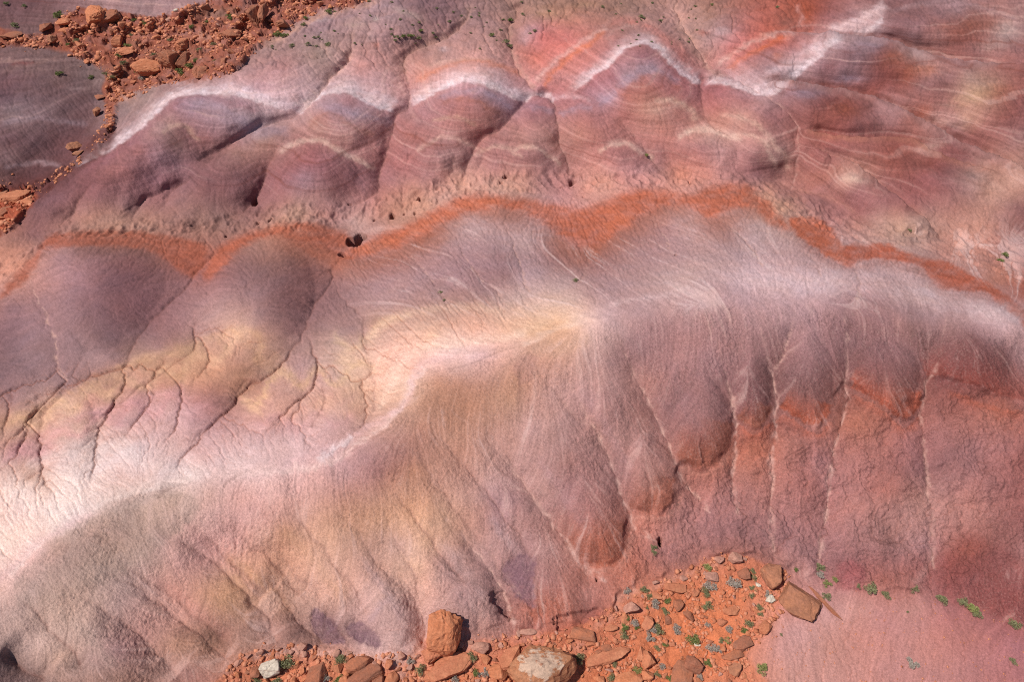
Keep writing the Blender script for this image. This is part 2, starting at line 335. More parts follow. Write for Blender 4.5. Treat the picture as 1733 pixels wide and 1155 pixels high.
Z += (fbm(X / 6, Y / 6, 4, 11) * .28) * (1 - .5 * flat_m)
lump = fbm(X / .55, Y / .55, 3, 21)
mod = smooth(.30 + 1.7 * fbm(X / 4.5, Y / 4.5, 4, 41))
crumb = -.7 * np.abs(perlin(X / .62 + .3 * lump, Y / .62, 61)) - .7 * np.abs(perlin(X / .3, Y / .3, 62))
Z += near_m * (1 - pink_m) * (.004 + .15 * mod) * crumb
Z += near_m * .02 * lump
# ledges and broken crust on the pink lower slopes
led = ridged(X / 2.6 + .5 * fbm(X / 1.5, Y / 1.5, 3, 71), Y / 1.5, 4, 73)
speck = smooth((perlin(X / .17, Y / .17, 631) - .38) / .2) * smooth(.35 + 1.5 * fbm(X / 3, Y / 3, 3, 632)) * np.clip(near_m * (.25 + .75 * mod) + .25 * smooth((V - 380) / 50) * smooth((U - 500) / 200), 0, 1)
Z -= .05 * speck
Z += pink_m * (.12 * led + .05 * lump + .26 * np.round(fbm(X / 3.5, Y / 2.2, 4, 75) * 5) / 2)
# fluted mud in the valley floor
Z += flute_m * (.30 * (1 - 2 * np.abs(perlin(X / 1.7, Y / 2.6, 81))) + .14 * (1 - 2 * np.abs(perlin(X / .7, Y / 1.2, 82))))
Z += orange_m * (.05 * lump + .05 * ridged(X / 1.1, Y / .8, 2, 84))
Z += talus_m * (.22 * fbm(X / 1.1, Y / 1.1, 4, 91)) + rock_m * (.8 * fbm(X / 3.0, Y / 3.0, 5, 95, .6) + .75 * np.round(1.8 * fbm(X / 5, Y / 4, 5, 97, .6) + .2) + .5 * np.maximum(0, ridged(X / 2.4, Y / 2.0, 3, 98)))
Z += hill_m * (.05 * lump) + tan_m * (.22 * ridged(X / 4.5, Y / 6, 4, 86))
# sink holes: direction, radius (m), depth
HOLES = [(603, 407, 1.15, 6), (580, 431, .45, 3), (431, 342, .5, 2.5), (855, 299, .32, 2), (848, 309, .22, 2), (968, 309, .42, 3), (950, 317, .18, 1.5), (1167, 308, .2, 1.5),
         (709, 337, .32, 2), (664, 366, .42, 2), (684, 362, .14, 1), (702, 361, .18, 1), (634, 372, .15, 1), (458, 372, .3, 1.5), (437, 377, .2, 1), (1117, 917, .22, 2.2),
         (1010, 982, .07, .7), (592, 346, .22, 1), (382, 400, .2, 1), (1443, 466, .0, 0), (988, 333, .12, .8), (1144, 431, .15, .3)]
HOLES = [h for h in HOLES if h[2] > 0]
mask_hole = np.zeros_like(Z); HD = np.zeros_like(Z)
hx = []
for u, v, r, dep in HOLES:
    x0 = float(samp(X, u, v)); y0 = float(samp(Y, u, v)); m = 25 + 20 * r
    iu = slice(int(fu(u - m)), int(fu(u + m)) + 1); iv = slice(int(fv(v - m)), int(fv(v + m)) + 1)
    dx = X[iv, iu] - x0; dy = (Y[iv, iu] - y0) * .8
    ang = np.arctan2(dy, dx)
    d = np.hypot(dx, dy) / (r * (1 + .22 * np.sin(2 * ang + u) + .12 * np.sin(3 * ang + v) + .08 * np.sin(5 * ang)))
    HD[iv, iu] -= dep * smooth((1.12 - d) / .2); Z[iv, iu] -= .15 * np.exp(-(d / 2.0) ** 2)
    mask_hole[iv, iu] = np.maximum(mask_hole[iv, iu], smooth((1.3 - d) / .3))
# slumped scars with a sharp upper-left lip
for p, dep in [("828,1008 845,1005 862,1012 866,1050 850,1040 838,1025", .55), ("526,1040 540,1033 560,1050 580,1085 575,1092 550,1090 530,1068", .15),
               ("585,1058 605,1052 640,1075 640,1095 612,1088 590,1075", .15), ("856,955 872,943 905,945 900,990 905,1030 880,1010 850,975", .12),
               ("940,1045 975,1040 1010,1030 1012,1040 975,1058 945,1068", .5), ("1325,640 1330,635 1332,642", .1)]:
    Z -= dep * .8 * region(pts(p), 2.6, 5)

# ------------------------------------------------------------------ running water: flow routing cuts the rills
def route(Zf):
    """priority flood from the rim and the sink holes; returns receivers, order, catchment"""
    n = NU * NV; z = Zf.ravel().tolist(); rec = [-1] * n; order = []; seen = bytearray(n)
    hq = []
    rim = list(range(NU)) + list(range(n - NU, n)) + list(range(0, n, NU)) + list(range(NU - 1, n, NU))
    rim += np.flatnonzero(mask_hole.ravel() > .8).tolist()
    for i in set(rim): seen[i] = 1; hq.append((z[i], i))
    heapq.heapify(hq); pop = heapq.heappop; push = heapq.heappush
    off = (-1, 1, -NU, NU, -NU - 1, -NU + 1, NU - 1, NU + 1)
    while hq:
        zi, i = pop(hq); order.append(i)
        c = i % NU
        if c == 0 or c == NU - 1 or i < NU or i >= n - NU: cand = [j for j in (i - NU, i + NU, i - 1 if c else -1, i + 1 if c < NU - 1 else -1) if 0 <= j < n]
        else: cand = [i + k for k in off]
        for j in cand:
            if not seen[j]:
                seen[j] = 1; rec[j] = i; zj = z[j]
                push(hq, (zj if zj > zi else zi + 1e-4, j))
    A = area.ravel().tolist()
    for i in reversed(order):
        r = rec[i]
        if r >= 0: A[r] += A[i]
    return np.array(A).reshape(NV, NU)
gx = np.abs(np.gradient(X, axis=1)); gy = np.abs(np.gradient(Y, axis=0)); area = np.minimum(gx * gy, .5)
rng = np.random.default_rng(7)
depth_map = .045 + .11 * rill_m - .015 * near_m + .03 * hill_m - .0 * flat_m + .12 * tan_m + .05 * orange_m + .03 * pink_m
rill = np.zeros_like(Z)
Zsmooth = Z.copy()
for it in range(2):
    A = route(Z + rng.normal(0, .02, Z.shape) + (.07 + .05 * near_m + .05 * pink_m) * fbm(X / .9, Y / .9, 4, 200 + it, .6))
    L = np.clip(np.log10(A + 1e-3) + .7 - .3 * rill_m, 0, 2.2) / 2.2
    cut = blur(L, 1)
    Z -= depth_map * (.5 * L + cut * .7 + .5 * blur(L, 3)) * .85
    rill = L
# final positions: broad forms stay on their sight lines, fine relief is raised straight up
Zl = blur(Z, 14); X, Y = solve(Zl)
fold = (np.diff(Y, axis=0) > 0).mean()
print('folds', fold, 'verts', NU * NV)

# ------------------------------------------------------------------ downslope fibres (line integral of noise along the fall line)
Zs = blur(Zsmooth, 24)
def grad_index(Zq):
    Xu = np.gradient(X, axis=1); Xv = np.gradient(X, axis=0); Yu = np.gradient(Y, axis=1); Yv = np.gradient(Y, axis=0)
    Zu = np.gradient(Zq, axis=1); Zv = np.gradient(Zq, axis=0); D = Xu * Yv - Xv * Yu
    D = np.where(np.abs(D) < 1e-9, 1e-9, D)
    hx_ = (Zu * Yv - Zv * Yu) / D; hy_ = (Zv * Xu - Zu * Xv) / D     # world gradient
    iu = (-hx_ * Yv + hy_ * Xv) / D; iv = (-hy_ * Xu + hx_ * Yu) / D # downhill, in grid steps
    return hx_, hy_, iu, iv
hx_, hy_, fi, fj = grad_index(Zs); rng = np.random.default_rng(11)
nn = np.hypot(fi, fj) + 1e-9; fi = fi / nn; fj = fj / nn
nz = rng.normal(0, 1, Z.shape)
II, JJ = np.meshgrid(np.arange(NU, dtype=float), np.arange(NV, dtype=float))
def lic(nz, n):
    acc = nz.copy()
    for sgn in (1, -1):
        a = II.copy(); b = JJ.copy()
        for k in range(n):
            ia = np.clip(np.rint(a), 0, NU - 1).astype(int); ib = np.clip(np.rint(b), 0, NV - 1).astype(int)
            a += sgn * fi[ib, ia]; b += sgn * fj[ib, ia]
            ia = np.clip(np.rint(a), 0, NU - 1).astype(int); ib = np.clip(np.rint(b), 0, NV - 1).astype(int)
            acc += nz[ib, ia]
    return acc / math.sqrt(2 * n + 1)
F5 = lic(blur(nz, 1), 75); F5 /= F5.std()
F1 = lic(nz, 22); F2 = lic(blur(nz, 2) * 4, 34)
F1 /= F1.std(); F2 /= F2.std()
nz = rng.normal(0, 1, Z.shape)
def lic2(nz, n, a_, b_):
    acc = nz.copy()
    for sgn in (1, -1):
        a = II.copy(); b = JJ.copy()
        for k in range(n):
            ia = np.clip(np.rint(a), 0, NU - 1).astype(int); ib = np.clip(np.rint(b), 0, NV - 1).astype(int)
            a += sgn * a_[ib, ia]; b += sgn * b_[ib, ia]
            ia = np.clip(np.rint(a), 0, NU - 1).astype(int); ib = np.clip(np.rint(b), 0, NV - 1).astype(int)
            acc += nz[ib, ia]
    return acc / acc.std()
Zc = blur(Z, 30); zi = np.gradient(Zc, axis=1); zj = np.gradient(Zc, axis=0); nn = np.hypot(zi, zj) + 1e-9
FC = lic2(blur(nz, 1) * 2, 20, zj / nn, -zi / nn)                 # streaks along the bedding
nz = rng.normal(0, 1, Z.shape); F4 = lic2(blur(nz, 2), 16, fi, fj)
rline = .6 * np.exp(-(F2 / .15) ** 2) * smooth(.75 + 1.2 * fbm(X / 2.5, Y / 2.5, 3, 401)) * rill_m
rline2 = np.exp(-(F4 / .12) ** 2)
grain = rng.normal(0, 1, Z.shape); grain2 = blur(rng.normal(0, 1, Z.shape), 1) * 2.2
gam = (.004 + .007 * near_m + .005 * pink_m + .002 * hill_m)
Z += (.005 + .005 * near_m + .006 * hill_m) * F1 * (1 - talus_m) + HD - .05 * rline - .010 * near_m * rline2 - .02 * rill_m * rline2 + gam * (grain2 + .4 * grain)

# ------------------------------------------------------------------ colours of the beds (sRGB as read, shaded right sides of the left ribs included)
COL = """
0,0:118,85,95 60,0:105,75,85 130,0:150,115,120 178,10:175,140,142 230,5:135,110,112 300,15:160,125,125 10,90:130,100,100 60,95:125,98,98 120,85:128,100,95
20,130:120,88,98 100,130:118,92,95 160,120:122,100,96 10,165:98,72,92 80,165:112,86,95 150,160:112,85,92 20,190:150,128,138 90,190:140,115,125 150,190:118,88,95
10,215:125,98,108 90,215:115,85,92 140,220:100,68,75 20,240:100,68,78 80,245:105,75,85 20,265:135,108,115 70,262:115,85,92 60,280:110,75,80 30,300:85,52,55
90,300:80,48,48 215,185:135,110,105 250,165:150,125,115 330,145:165,125,115 260,185:160,125,122 200,215:150,120,115 300,180:140,95,105 230,235:150,105,112
330,180:140,120,145 390,200:155,130,145 430,215:150,135,155 300,215:140,95,90 240,255:145,95,92 350,235:145,98,95 400,245:145,100,105 290,212:175,140,130
290,240:125,90,90 270,265:155,125,145 320,260:120,85,88 350,270:125,88,88 200,290:150,100,95 160,330:140,95,100 100,340:140,100,115 60,400:130,92,100
230,310:140,100,108 215,350:140,105,108 280,310:145,102,112 300,330:145,105,105 260,345:150,105,100 350,330:125,88,90 380,310:130,90,92 420,300:128,90,92
400,250:150,115,100 440,240:150,115,100 460,225:150,118,105 590,170:155,105,112 560,185:150,130,152 600,190:160,140,160 640,190:160,120,125 550,200:150,100,88
620,225:165,115,105 500,230:165,120,110 540,215:165,125,110 590,240:165,125,115 530,255:140,90,92 500,290:138,92,98 560,290:130,88,95 520,310:150,115,125
600,300:135,95,100 470,310:140,95,98 480,160:195,165,170 440,140:175,135,140 400,110:160,125,115 480,110:170,125,120 460,80:150,125,110 540,90:150,125,110
590,140:205,170,170 640,150:195,160,165 610,115:180,130,120 650,100:165,125,115 660,60:150,118,108 600,60:160,130,118 560,40:145,120,115 520,40:140,118,125
700,20:135,105,100 660,30:165,140,132 720,15:118,92,92 750,25:115,90,92 690,50:135,110,100 740,55:150,118,105 740,100:165,130,118 720,125:190,130,110
800,110:205,150,140 770,140:200,160,165 840,100:175,135,125 860,60:150,118,100 830,40:150,120,108 790,155:150,105,115 830,160:150,125,145 860,180:150,120,140
760,170:150,110,118 720,190:150,110,115 780,180:160,105,92 830,190:160,110,98 760,210:165,115,105 700,230:165,112,100 690,280:165,110,105 760,225:175,130,120
850,210:160,115,105 740,255:150,108,105 760,270:155,120,118 800,250:150,105,102 660,310:150,105,105 720,310:160,115,105 960,60:185,115,105 920,60:180,105,95
900,50:165,130,135 880,40:160,118,95 960,30:165,120,95 920,20:155,122,100 900,100:185,110,95 900,130:190,135,130 1000,100:185,120,112 970,130:190,135,130
960,150:170,110,105 1090,95:145,92,98 1040,130:148,98,108 1000,140:150,100,112 1100,115:165,145,165 1060,130:160,140,160 1030,165:165,140,165 1150,120:150,98,105
1090,140:165,100,88 1060,160:165,100,85 1130,150:165,105,98 1180,160:155,105,108 1060,190:165,110,98 1110,185:190,150,135 1150,200:170,118,105 1000,200:165,110,100
960,190:160,112,105 980,225:170,118,100 1030,260:155,105,102 1060,265:160,112,108 1120,220:170,115,100 920,170:150,105,115 900,185:150,110,125 890,200:155,105,98
880,230:170,125,112 920,235:160,120,108 890,265:150,105,102 930,280:150,110,108 1220,150:158,100,105 1260,170:160,108,108 1210,185:165,105,92 1300,200:160,108,108
1250,200:180,135,120 1200,225:190,150,138 1190,250:155,108,108 1220,265:170,130,125 1280,230:175,130,118 1250,260:155,110,108 1290,280:125,85,88 1320,270:165,130,118
1330,250:160,115,105 1150,275:165,110,95 1110,290:155,118,118 1050,20:140,112,92 1100,15:150,118,100 1080,45:140,112,98 1140,25:165,130,115 1200,25:150,115,92
1250,40:150,105,92 1170,60:160,130,112 1190,90:165,128,115 1150,100:185,115,108 1220,55:160,135,135 1240,85:185,110,98 1220,110:175,125,115 1280,70:180,100,88
1300,90:160,115,115 1260,130:175,140,140 1300,20:180,105,92 1330,40:150,100,85 1350,50:180,110,100 1370,20:165,85,62 1400,30:160,105,100 1430,30:165,120,120
1470,40:200,165,165 1320,65:195,95,68 1340,85:175,125,125 1380,90:190,160,165 1420,75:205,175,180 1340,110:180,150,155 1300,150:190,165,170 1500,15:130,92,92
1560,20:135,95,92 1510,45:140,98,98 1560,40:155,115,118 1540,60:140,108,112 1620,15:160,130,138 1640,35:140,85,65 1680,40:150,95,78 1600,60:135,80,68
1650,70:155,105,95 1700,60:160,135,130 1720,80:155,110,105 1700,10:165,120,110 1430,85:140,95,98 1480,75:145,120,135 1400,110:140,92,95 1450,105:140,110,118
1430,125:150,120,130 1500,80:140,85,68 1490,110:132,78,68 1540,90:155,120,118 1560,100:170,130,120 1545,115:160,98,75 1520,130:130,75,66 1600,100:150,98,85
1650,100:150,100,92 1590,120:165,125,118 1620,130:155,110,100 1700,110:160,105,92 1560,150:145,105,98 1600,140:140,95,88 1680,140:165,125,108 1640,130:175,140,125
1320,145:145,98,98 1360,155:140,108,118 1380,145:145,100,98 1400,160:140,88,80 1350,175:150,105,105 1430,185:138,75,60 1480,155:150,88,75 1480,180:140,95,90
1520,175:165,120,115 1510,200:160,120,120 1560,190:160,90,70 1580,205:175,130,120 1450,205:140,92,85 1350,195:150,100,90 1630,210:150,115,108 1650,160:185,148,125
1690,150:160,105,88 1720,170:150,95,85 1640,190:175,130,115 1700,200:145,92,82 1610,170:160,110,100 1650,220:165,105,92 1720,230:145,105,102 1380,230:160,100,85
1420,235:150,92,82 1460,240:155,98,88 1520,235:150,88,75 1560,240:150,90,72 1620,225:150,105,100 1600,250:140,85,75 1580,270:132,78,68 1540,260:150,92,78
1480,270:150,95,80 1570,248:175,135,125 1640,260:135,85,82 1600,290:135,90,88 1650,290:160,130,118 1690,280:175,125,105 1730,260:160,120,108 1550,290:145,90,78
1500,290:155,98,85 1390,260:150,95,88 1350,260:165,110,98 1350,300:170,115,100 1400,300:165,108,95 1440,305:195,155,140 1450,325:150,100,100 1500,310:160,108,98
1430,340:160,110,102 1500,340:145,98,100 1460,360:155,105,105 1540,350:150,98,98 1490,375:180,140,125 1560,380:175,140,125 1450,380:175,125,110 1530,385:190,150,132
1570,400:165,130,118 1600,320:145,95,88 1570,300:150,92,85 1650,320:150,115,105 1620,350:160,112,100 1680,330:185,140,120 1720,310:195,150,135 1700,360:170,125,115
1660,380:185,135,115 1620,390:190,140,122 1600,430:190,135,118 1640,440:185,135,120 1720,350:125,85,82 1733,400:120,80,80 1700,420:165,115,105 1733,440:165,110,105
1700,460:180,125,105 1680,480:185,125,105 1733,500:165,90,72 1320,330:165,118,110 1370,345:155,110,108 1300,330:195,145,125 1320,350:190,145,122 1370,370:185,140,125
1400,370:165,115,112 1250,300:150,105,100 1290,300:135,95,98 1200,300:190,130,112 1150,300:195,130,108 1100,305:185,130,115 1060,300:175,125,118 1030,310:195,140,122
990,315:195,140,125 960,320:180,125,120 920,310:150,108,105 880,315:190,140,122 850,310:185,140,122 840,290:160,115,108 780,310:195,145,125 740,300:180,130,120
700,320:180,130,110 720,345:195,145,125 680,370:190,140,118 640,360:175,125,110 620,330:165,115,112 660,340:185,130,110 600,375:185,150,140 570,370:165,120,112
540,350:165,120,112 500,355:190,150,135 480,370:185,140,120 460,390:190,140,118 430,370:150,108,98 440,350:150,105,100 540,330:160,118,110 480,340:155,108,105
380,375:150,115,105 340,380:165,125,110 300,370:160,120,110 250,375:180,135,115 200,375:180,138,118 150,380:175,130,110 110,400:165,120,105 60,410:160,115,100
30,450:190,135,110 0,470:195,140,118 20,520:130,100,112 50,600:140,112,120 0,560:120,92,105 100,440:150,118,130 130,460:150,115,125 170,440:130,95,100
220,440:115,80,85 200,460:110,78,85 250,480:115,82,90 150,500:135,102,112 200,520:112,80,88 260,520:115,82,88 110,520:140,110,118 150,570:135,105,108
200,580:120,92,100 100,560:145,115,120 240,560:120,90,95 300,470:130,92,92 340,440:150,85,68 380,480:140,105,108 420,450:120,90,90 350,520:160,125,125
300,560:150,112,112 270,590:160,120,118 420,500:145,115,118 480,470:120,88,88 520,450:118,82,82 480,520:118,85,85 440,540:150,118,112 500,500:120,85,85
540,480:125,90,90 400,560:210,170,150 350,570:180,140,130 450,580:170,130,110 500,560:130,95,90 0,640:125,98,108 60,640:150,120,125 20,680:160,125,130
110,660:165,130,125 160,610:170,135,130 200,610:160,125,120 250,610:185,145,120 320,600:185,145,120 150,650:155,118,108 200,640:168,125,108 130,690:225,185,150
180,670:205,160,135 100,700:215,175,140 50,720:205,165,130 20,740:200,160,130 60,750:190,150,140 30,765:190,140,150 70,770:205,155,155 0,720:190,145,125
150,690:205,150,145 200,700:200,155,150 240,650:205,160,130 230,680:200,150,145 280,650:190,140,115 260,690:200,155,152 330,640:210,160,120 360,610:215,165,125
400,610:190,145,115 420,640:160,118,92 330,680:180,130,125 360,690:170,122,118 380,680:155,110,100 310,680:195,150,150 290,700:215,175,175 350,720:190,145,140
450,650:185,140,130 430,690:225,180,145 470,630:200,160,145 500,620:185,145,140 440,710:175,130,125 480,700:225,175,145 490,720:195,150,145 540,680:225,180,145
560,640:200,160,155 580,610:225,190,165 600,650:210,170,145 570,690:225,180,150 600,690:205,160,140 560,720:205,165,160 500,750:220,185,180 450,760:225,190,190
400,750:215,175,168 400,790:235,205,200 340,770:215,175,168 300,740:210,170,162 250,740:215,178,170 200,740:215,178,168 220,760:232,208,202 150,720:205,165,150
120,740:215,180,168 150,770:228,205,198 100,790:230,200,190 50,790:215,175,160 50,810:205,165,150 30,830:232,208,202 80,840:222,195,188 110,830:232,210,205
20,870:225,190,182 100,880:232,212,208 60,870:228,198,190 10,920:230,205,195 50,920:225,195,190 200,800:222,190,182 260,800:220,188,180 320,800:228,205,200
640,640:245,200,170 660,600:240,195,165 680,650:240,200,180 700,610:232,185,175 730,570:240,195,170 800,560:235,185,150 850,550:230,185,145 780,590:240,205,195
740,605:235,195,190 820,600:228,185,178 870,580:225,180,165 900,560:235,195,150 950,540:235,195,150 980,530:240,205,175 950,570:205,160,115 910,580:190,145,110
1000,560:215,180,170 1020,530:200,165,160 620,470:165,130,135 660,440:160,125,130 700,470:175,140,145 650,510:175,142,145 700,520:170,132,122 600,560:165,130,130
640,540:180,140,120 750,440:165,130,138 780,480:165,130,135 740,500:165,130,130 820,500:160,125,125 760,520:175,135,120 850,520:200,165,150 810,400:175,145,155
780,370:190,165,170 850,430:160,125,128 890,410:180,155,160 920,420:160,125,128 940,440:145,110,112 880,470:180,150,160 920,480:180,152,155 960,480:185,155,155
900,510:215,180,165 860,470:150,115,118 900,375:185,155,160 1010,430:160,115,112 1040,420:180,140,138 1060,450:175,138,138 1000,500:180,145,140 1080,400:175,138,140
1130,390:175,135,138 1150,360:200,165,165 1100,470:180,142,140 1150,440:180,142,142 1200,400:190,155,155 1200,450:190,155,155 1230,400:170,135,135 1280,380:190,160,160
1260,430:180,150,155 1200,480:190,155,158 1280,470:205,172,185 1330,440:195,160,162 1300,400:190,158,158 1350,470:205,172,180 1380,430:185,150,150 1400,480:200,165,172
1430,450:200,168,170 1480,450:180,140,140 1460,490:175,135,138 1520,450:195,160,160 1500,490:175,138,138 1560,480:195,162,165 1600,500:195,160,162 1650,500:180,145,148
1680,510:190,155,162 1720,530:200,168,172 1640,530:190,155,158 1700,560:195,160,165 1100,510:190,155,155 1150,495:205,172,172 1050,560:180,145,140 1100,550:165,125,122
1150,540:168,128,125 1200,530:175,138,140 1250,530:172,135,138 1300,520:180,145,150 1350,540:175,140,148 1400,550:160,122,128 1440,540:140,105,108 1480,540:150,112,115
1550,550:145,108,108 1600,560:150,112,112 1650,570:130,88,85 1700,590:130,92,92 1733,600:165,130,135 1050,600:165,128,130 1100,600:160,118,115 1150,600:168,125,122
1200,600:165,125,130 1250,600:165,122,122 1280,620:140,100,100 1330,600:135,98,100 1380,600:160,122,128 1410,620:130,92,95 1460,600:135,98,100 1500,600:150,110,115
1540,600:145,108,110 1580,600:130,92,92 1640,600:130,85,82 1700,620:120,78,78 1480,640:120,82,82 1060,650:150,112,112 1100,650:158,115,112 1150,670:150,110,108
1200,650:150,110,112 1180,700:155,112,108 1210,700:145,105,105 1280,670:125,85,85 1270,710:150,90,80 1350,660:130,92,92 1380,690:145,95,85 1520,680:150,95,80
1600,640:120,72,68 1680,650:125,75,72 1170,760:155,92,78 1200,780:160,88,70 1100,780:155,115,115 1110,820:155,105,95 1110,850:160,88,68 1060,740:160,120,120
1010,800:155,115,118 1000,850:150,108,112 1000,900:160,100,85 1010,940:165,88,65 1030,860:150,105,100 950,700:165,130,130 930,740:160,125,125 900,680:175,135,125
900,720:178,140,135 970,780:145,108,110 950,820:140,105,112 920,830:165,130,130 930,860:150,115,120 900,880:155,115,115 940,900:150,105,98 1000,640:175,138,135
1000,680:165,128,135 1040,640:165,130,135 1080,700:130,92,92 870,640:175,130,105 870,680:180,138,115 830,650:165,122,105 780,650:155,115,98 740,640:175,130,110
730,680:160,118,98 780,700:160,120,102 820,720:165,125,110 760,740:165,125,108 850,740:175,135,125 800,780:170,128,115 720,740:165,120,105 680,770:155,112,102
640,800:150,105,98 600,800:185,140,138 700,800:165,118,95 740,820:175,132,118 840,800:178,142,140 860,840:145,112,125 820,840:175,138,135 820,880:165,125,122
780,880:178,135,118 750,870:180,140,118 860,900:165,130,132 700,880:182,138,115 640,880:172,128,105 680,920:178,138,128 600,860:165,120,102 580,840:160,112,100
620,920:150,112,100 540,820:190,145,140 500,830:185,140,135 450,820:200,160,155 400,830:190,145,140 350,830:188,152,145 300,840:185,155,145 400,870:185,140,135
450,880:175,130,125 500,880:178,135,125 550,880:180,135,115 480,900:170,122,98 250,860:170,140,128 200,870:178,148,138 200,900:150,122,115 150,900:165,130,128
100,930:165,128,125 60,950:210,165,165 30,980:205,165,162 80,980:160,128,120 150,950:170,140,128 220,930:160,130,120 260,950:170,138,130 300,920:190,148,142
340,900:195,152,148 300,960:185,140,135 350,950:180,130,128 400,920:185,135,130 440,900:190,145,138 50,1030:170,140,130 100,1020:170,140,130 150,1020:175,145,135
200,1000:175,142,135 150,1070:170,142,135 250,1010:185,145,138 250,1060:170,125,125 300,1000:170,122,112 330,1040:175,125,115 350,1000:165,120,100 400,980:175,132,105
380,1020:165,122,95 430,1000:180,135,115 100,1110:195,155,138 60,1090:185,155,148 150,1120:175,140,128 200,1100:170,128,125 250,1110:165,122,110 300,1090:165,120,100
350,1090:145,105,88 320,1140:160,115,105 280,1140:155,115,100 200,1140:165,125,108 380,1070:135,92,82 420,1090:150,112,100 10,1120:120,95,92 40,1150:130,105,100
450,960:180,130,108 480,980:160,120,105 520,930:190,145,115 520,980:190,145,118 560,950:180,140,125 480,1040:150,112,100 450,1060:135,95,88 500,1070:130,95,90
540,1020:180,138,125 600,960:180,138,125 580,1000:190,145,118 640,980:165,125,118 620,1030:170,132,130 650,1010:180,145,142 600,1060:160,122,125 670,1060:165,128,128
560,1060:130,100,108 610,1075:130,98,105 560,910:185,140,118 700,960:185,145,130 720,920:185,145,130 740,950:170,132,130 780,960:165,128,128 720,1000:185,145,138
760,1000:165,128,125 800,1000:170,132,130 820,1040:165,130,128 780,1060:165,128,122 880,960:135,100,110 880,1000:135,95,105 850,960:165,128,130 850,1000:155,118,120
930,930:165,130,135 920,980:150,112,118 960,980:155,105,95 940,1020:165,100,88 900,1040:160,95,82 1000,1000:165,115,108 1000,1040:140,85,78 900,1065:170,110,98
1100,900:175,118,108 1150,900:172,118,110 1150,860:180,122,112 1130,940:165,110,102 1200,840:180,120,110 1200,900:165,112,108 1250,800:182,118,102 1250,850:175,115,105
1250,900:150,102,98 1290,760:185,110,90 1300,850:178,120,110 1300,920:150,102,98 1330,760:178,115,100 1360,820:170,108,98 1390,780:165,110,105 1400,870:175,115,105
1350,900:165,112,108 1380,940:155,108,105 1450,720:180,110,92 1450,780:175,115,105 1450,850:180,122,112 1500,770:168,108,98 1500,830:172,108,95 1540,760:165,108,105
1550,800:145,95,92 1560,850:180,128,115 1500,900:170,118,108 1450,940:165,112,108 1600,720:170,110,100 1600,780:150,100,95 1620,830:175,118,108 1680,700:175,110,95
1700,760:170,112,105 1650,760:160,108,105 1700,830:158,100,92 1733,780:150,88,78 1650,870:180,122,110 1730,880:150,92,85 1600,880:175,120,110 1520,940:170,115,108
1560,920:178,130,125 1440,970:165,95,95 1500,980:165,98,88 1560,960:160,98,90 1600,950:145,82,75 1640,930:160,90,75 1680,940:135,82,82 1640,980:150,88,85
1700,980:135,82,80 1600,1000:150,88,85 1720,1020:130,72,72 1733,940:165,110,102 1450,1030:205,150,138 1400,1040:205,155,148 1350,1060:205,155,148 1320,1100:205,150,140
1400,1090:200,142,125 1450,1080:198,138,120 1500,1050:195,135,122 1550,1030:200,145,135 1600,1050:190,125,118 1650,1080:190,125,115 1700,1100:185,122,115 1550,1090:195,135,118
1500,1130:198,140,125 1600,1130:190,132,118 1690,1150:180,120,110 1400,1140:205,150,138 1340,1150:200,148,135 1200,1050:212,128,92 1100,1050:205,125,92 1250,1000:212,125,88
1150,1020:208,125,90 1060,1100:200,120,90 1200,1110:210,125,88 1250,1080:210,128,92 980,1110:200,125,98 1130,1150:200,120,88 1020,1150:200,120,88 960,1140:195,120,92
780,1140:205,130,100 700,1140:205,130,102 640,1150:200,125,98 560,1120:200,130,105 470,1150:200,120,90 620,1110:205,165,155 520,1105:195,150,138 680,1110:215,175,165
"""
cc = np.array([[float(q) for q in t.replace(':', ',').split(',')] for t in COL.split()])
yel = (cc[:, 3] > 140) & (cc[:, 4] < cc[:, 3] - 25); cc[yel] += [0, 0, 2, -2, 12]; wh_ = cc[:, 2] > 222; cc[wh_, 2:] *= .97
pur = cc[:, 4] > cc[:, 3]; cc[pur, 4] -= .55 * (cc[pur, 4] - cc[pur, 3]); cc[pur, 2] += 2
farq = (cc[:, 1] < 330) & (cc[:, 0] > 190); cc[farq, 2:] += [8, 7, 9]; farl = (cc[:, 1] < 330) & (cc[:, 0] <= 190); cc[farl, 2:] *= .95  # far left slope darkened in colour to offset its front lighting
nly = ~((cc[:, 2] - cc[:, 4] > 50) & (cc[:, 3] > 140)) & (cc[:, 4] < cc[:, 3]) & (cc[:, 2] - cc[:, 3] < 65); cc[nly, 4] += np.minimum(5, cc[nly, 3] - cc[nly, 4])
nl_ = (cc[:, 0] < 740) & (cc[:, 1] > 810) & (cc[:, 1] < 1095); cc[nl_, 2:] += [20, 17, 11]
nm_ = (cc[:, 0] >= 690) & (cc[:, 0] < 1120) & (cc[:, 1] > 600) & (cc[:, 1] < 1050); cc[nm_, 2:] += [15, 10, 5]
ur_ = (cc[:, 0] > 1290) & (cc[:, 1] < 320); cc[ur_, 2:] += [-14, -12, -12]; uc_ = (cc[:, 0] > 430) & (cc[:, 0] <= 1290) & (cc[:, 1] > 95) & (cc[:, 1] < 300); cc[uc_, 2:] += [0, -2, -2]
pd_ = (cc[:, 0] < 570) & (cc[:, 1] > 425) & (cc[:, 1] < 570); cc[pd_, 2:] += [13, 9, 9]
fl_ = (cc[:, 0] > 1290) & (cc[:, 1] > 1025); cc[fl_, 2:] += [-10, -6, -1]
lr = (cc[:, 0] > 1100) & (cc[:, 1] > 700) & (cc[:, 1] < 1010); cc[lr, 2:] += [-3, 3, 4]
ul = (cc[:, 0] < 800) & (cc[:, 1] > 780); cc[ul, 2:] += [4, 5, 5]
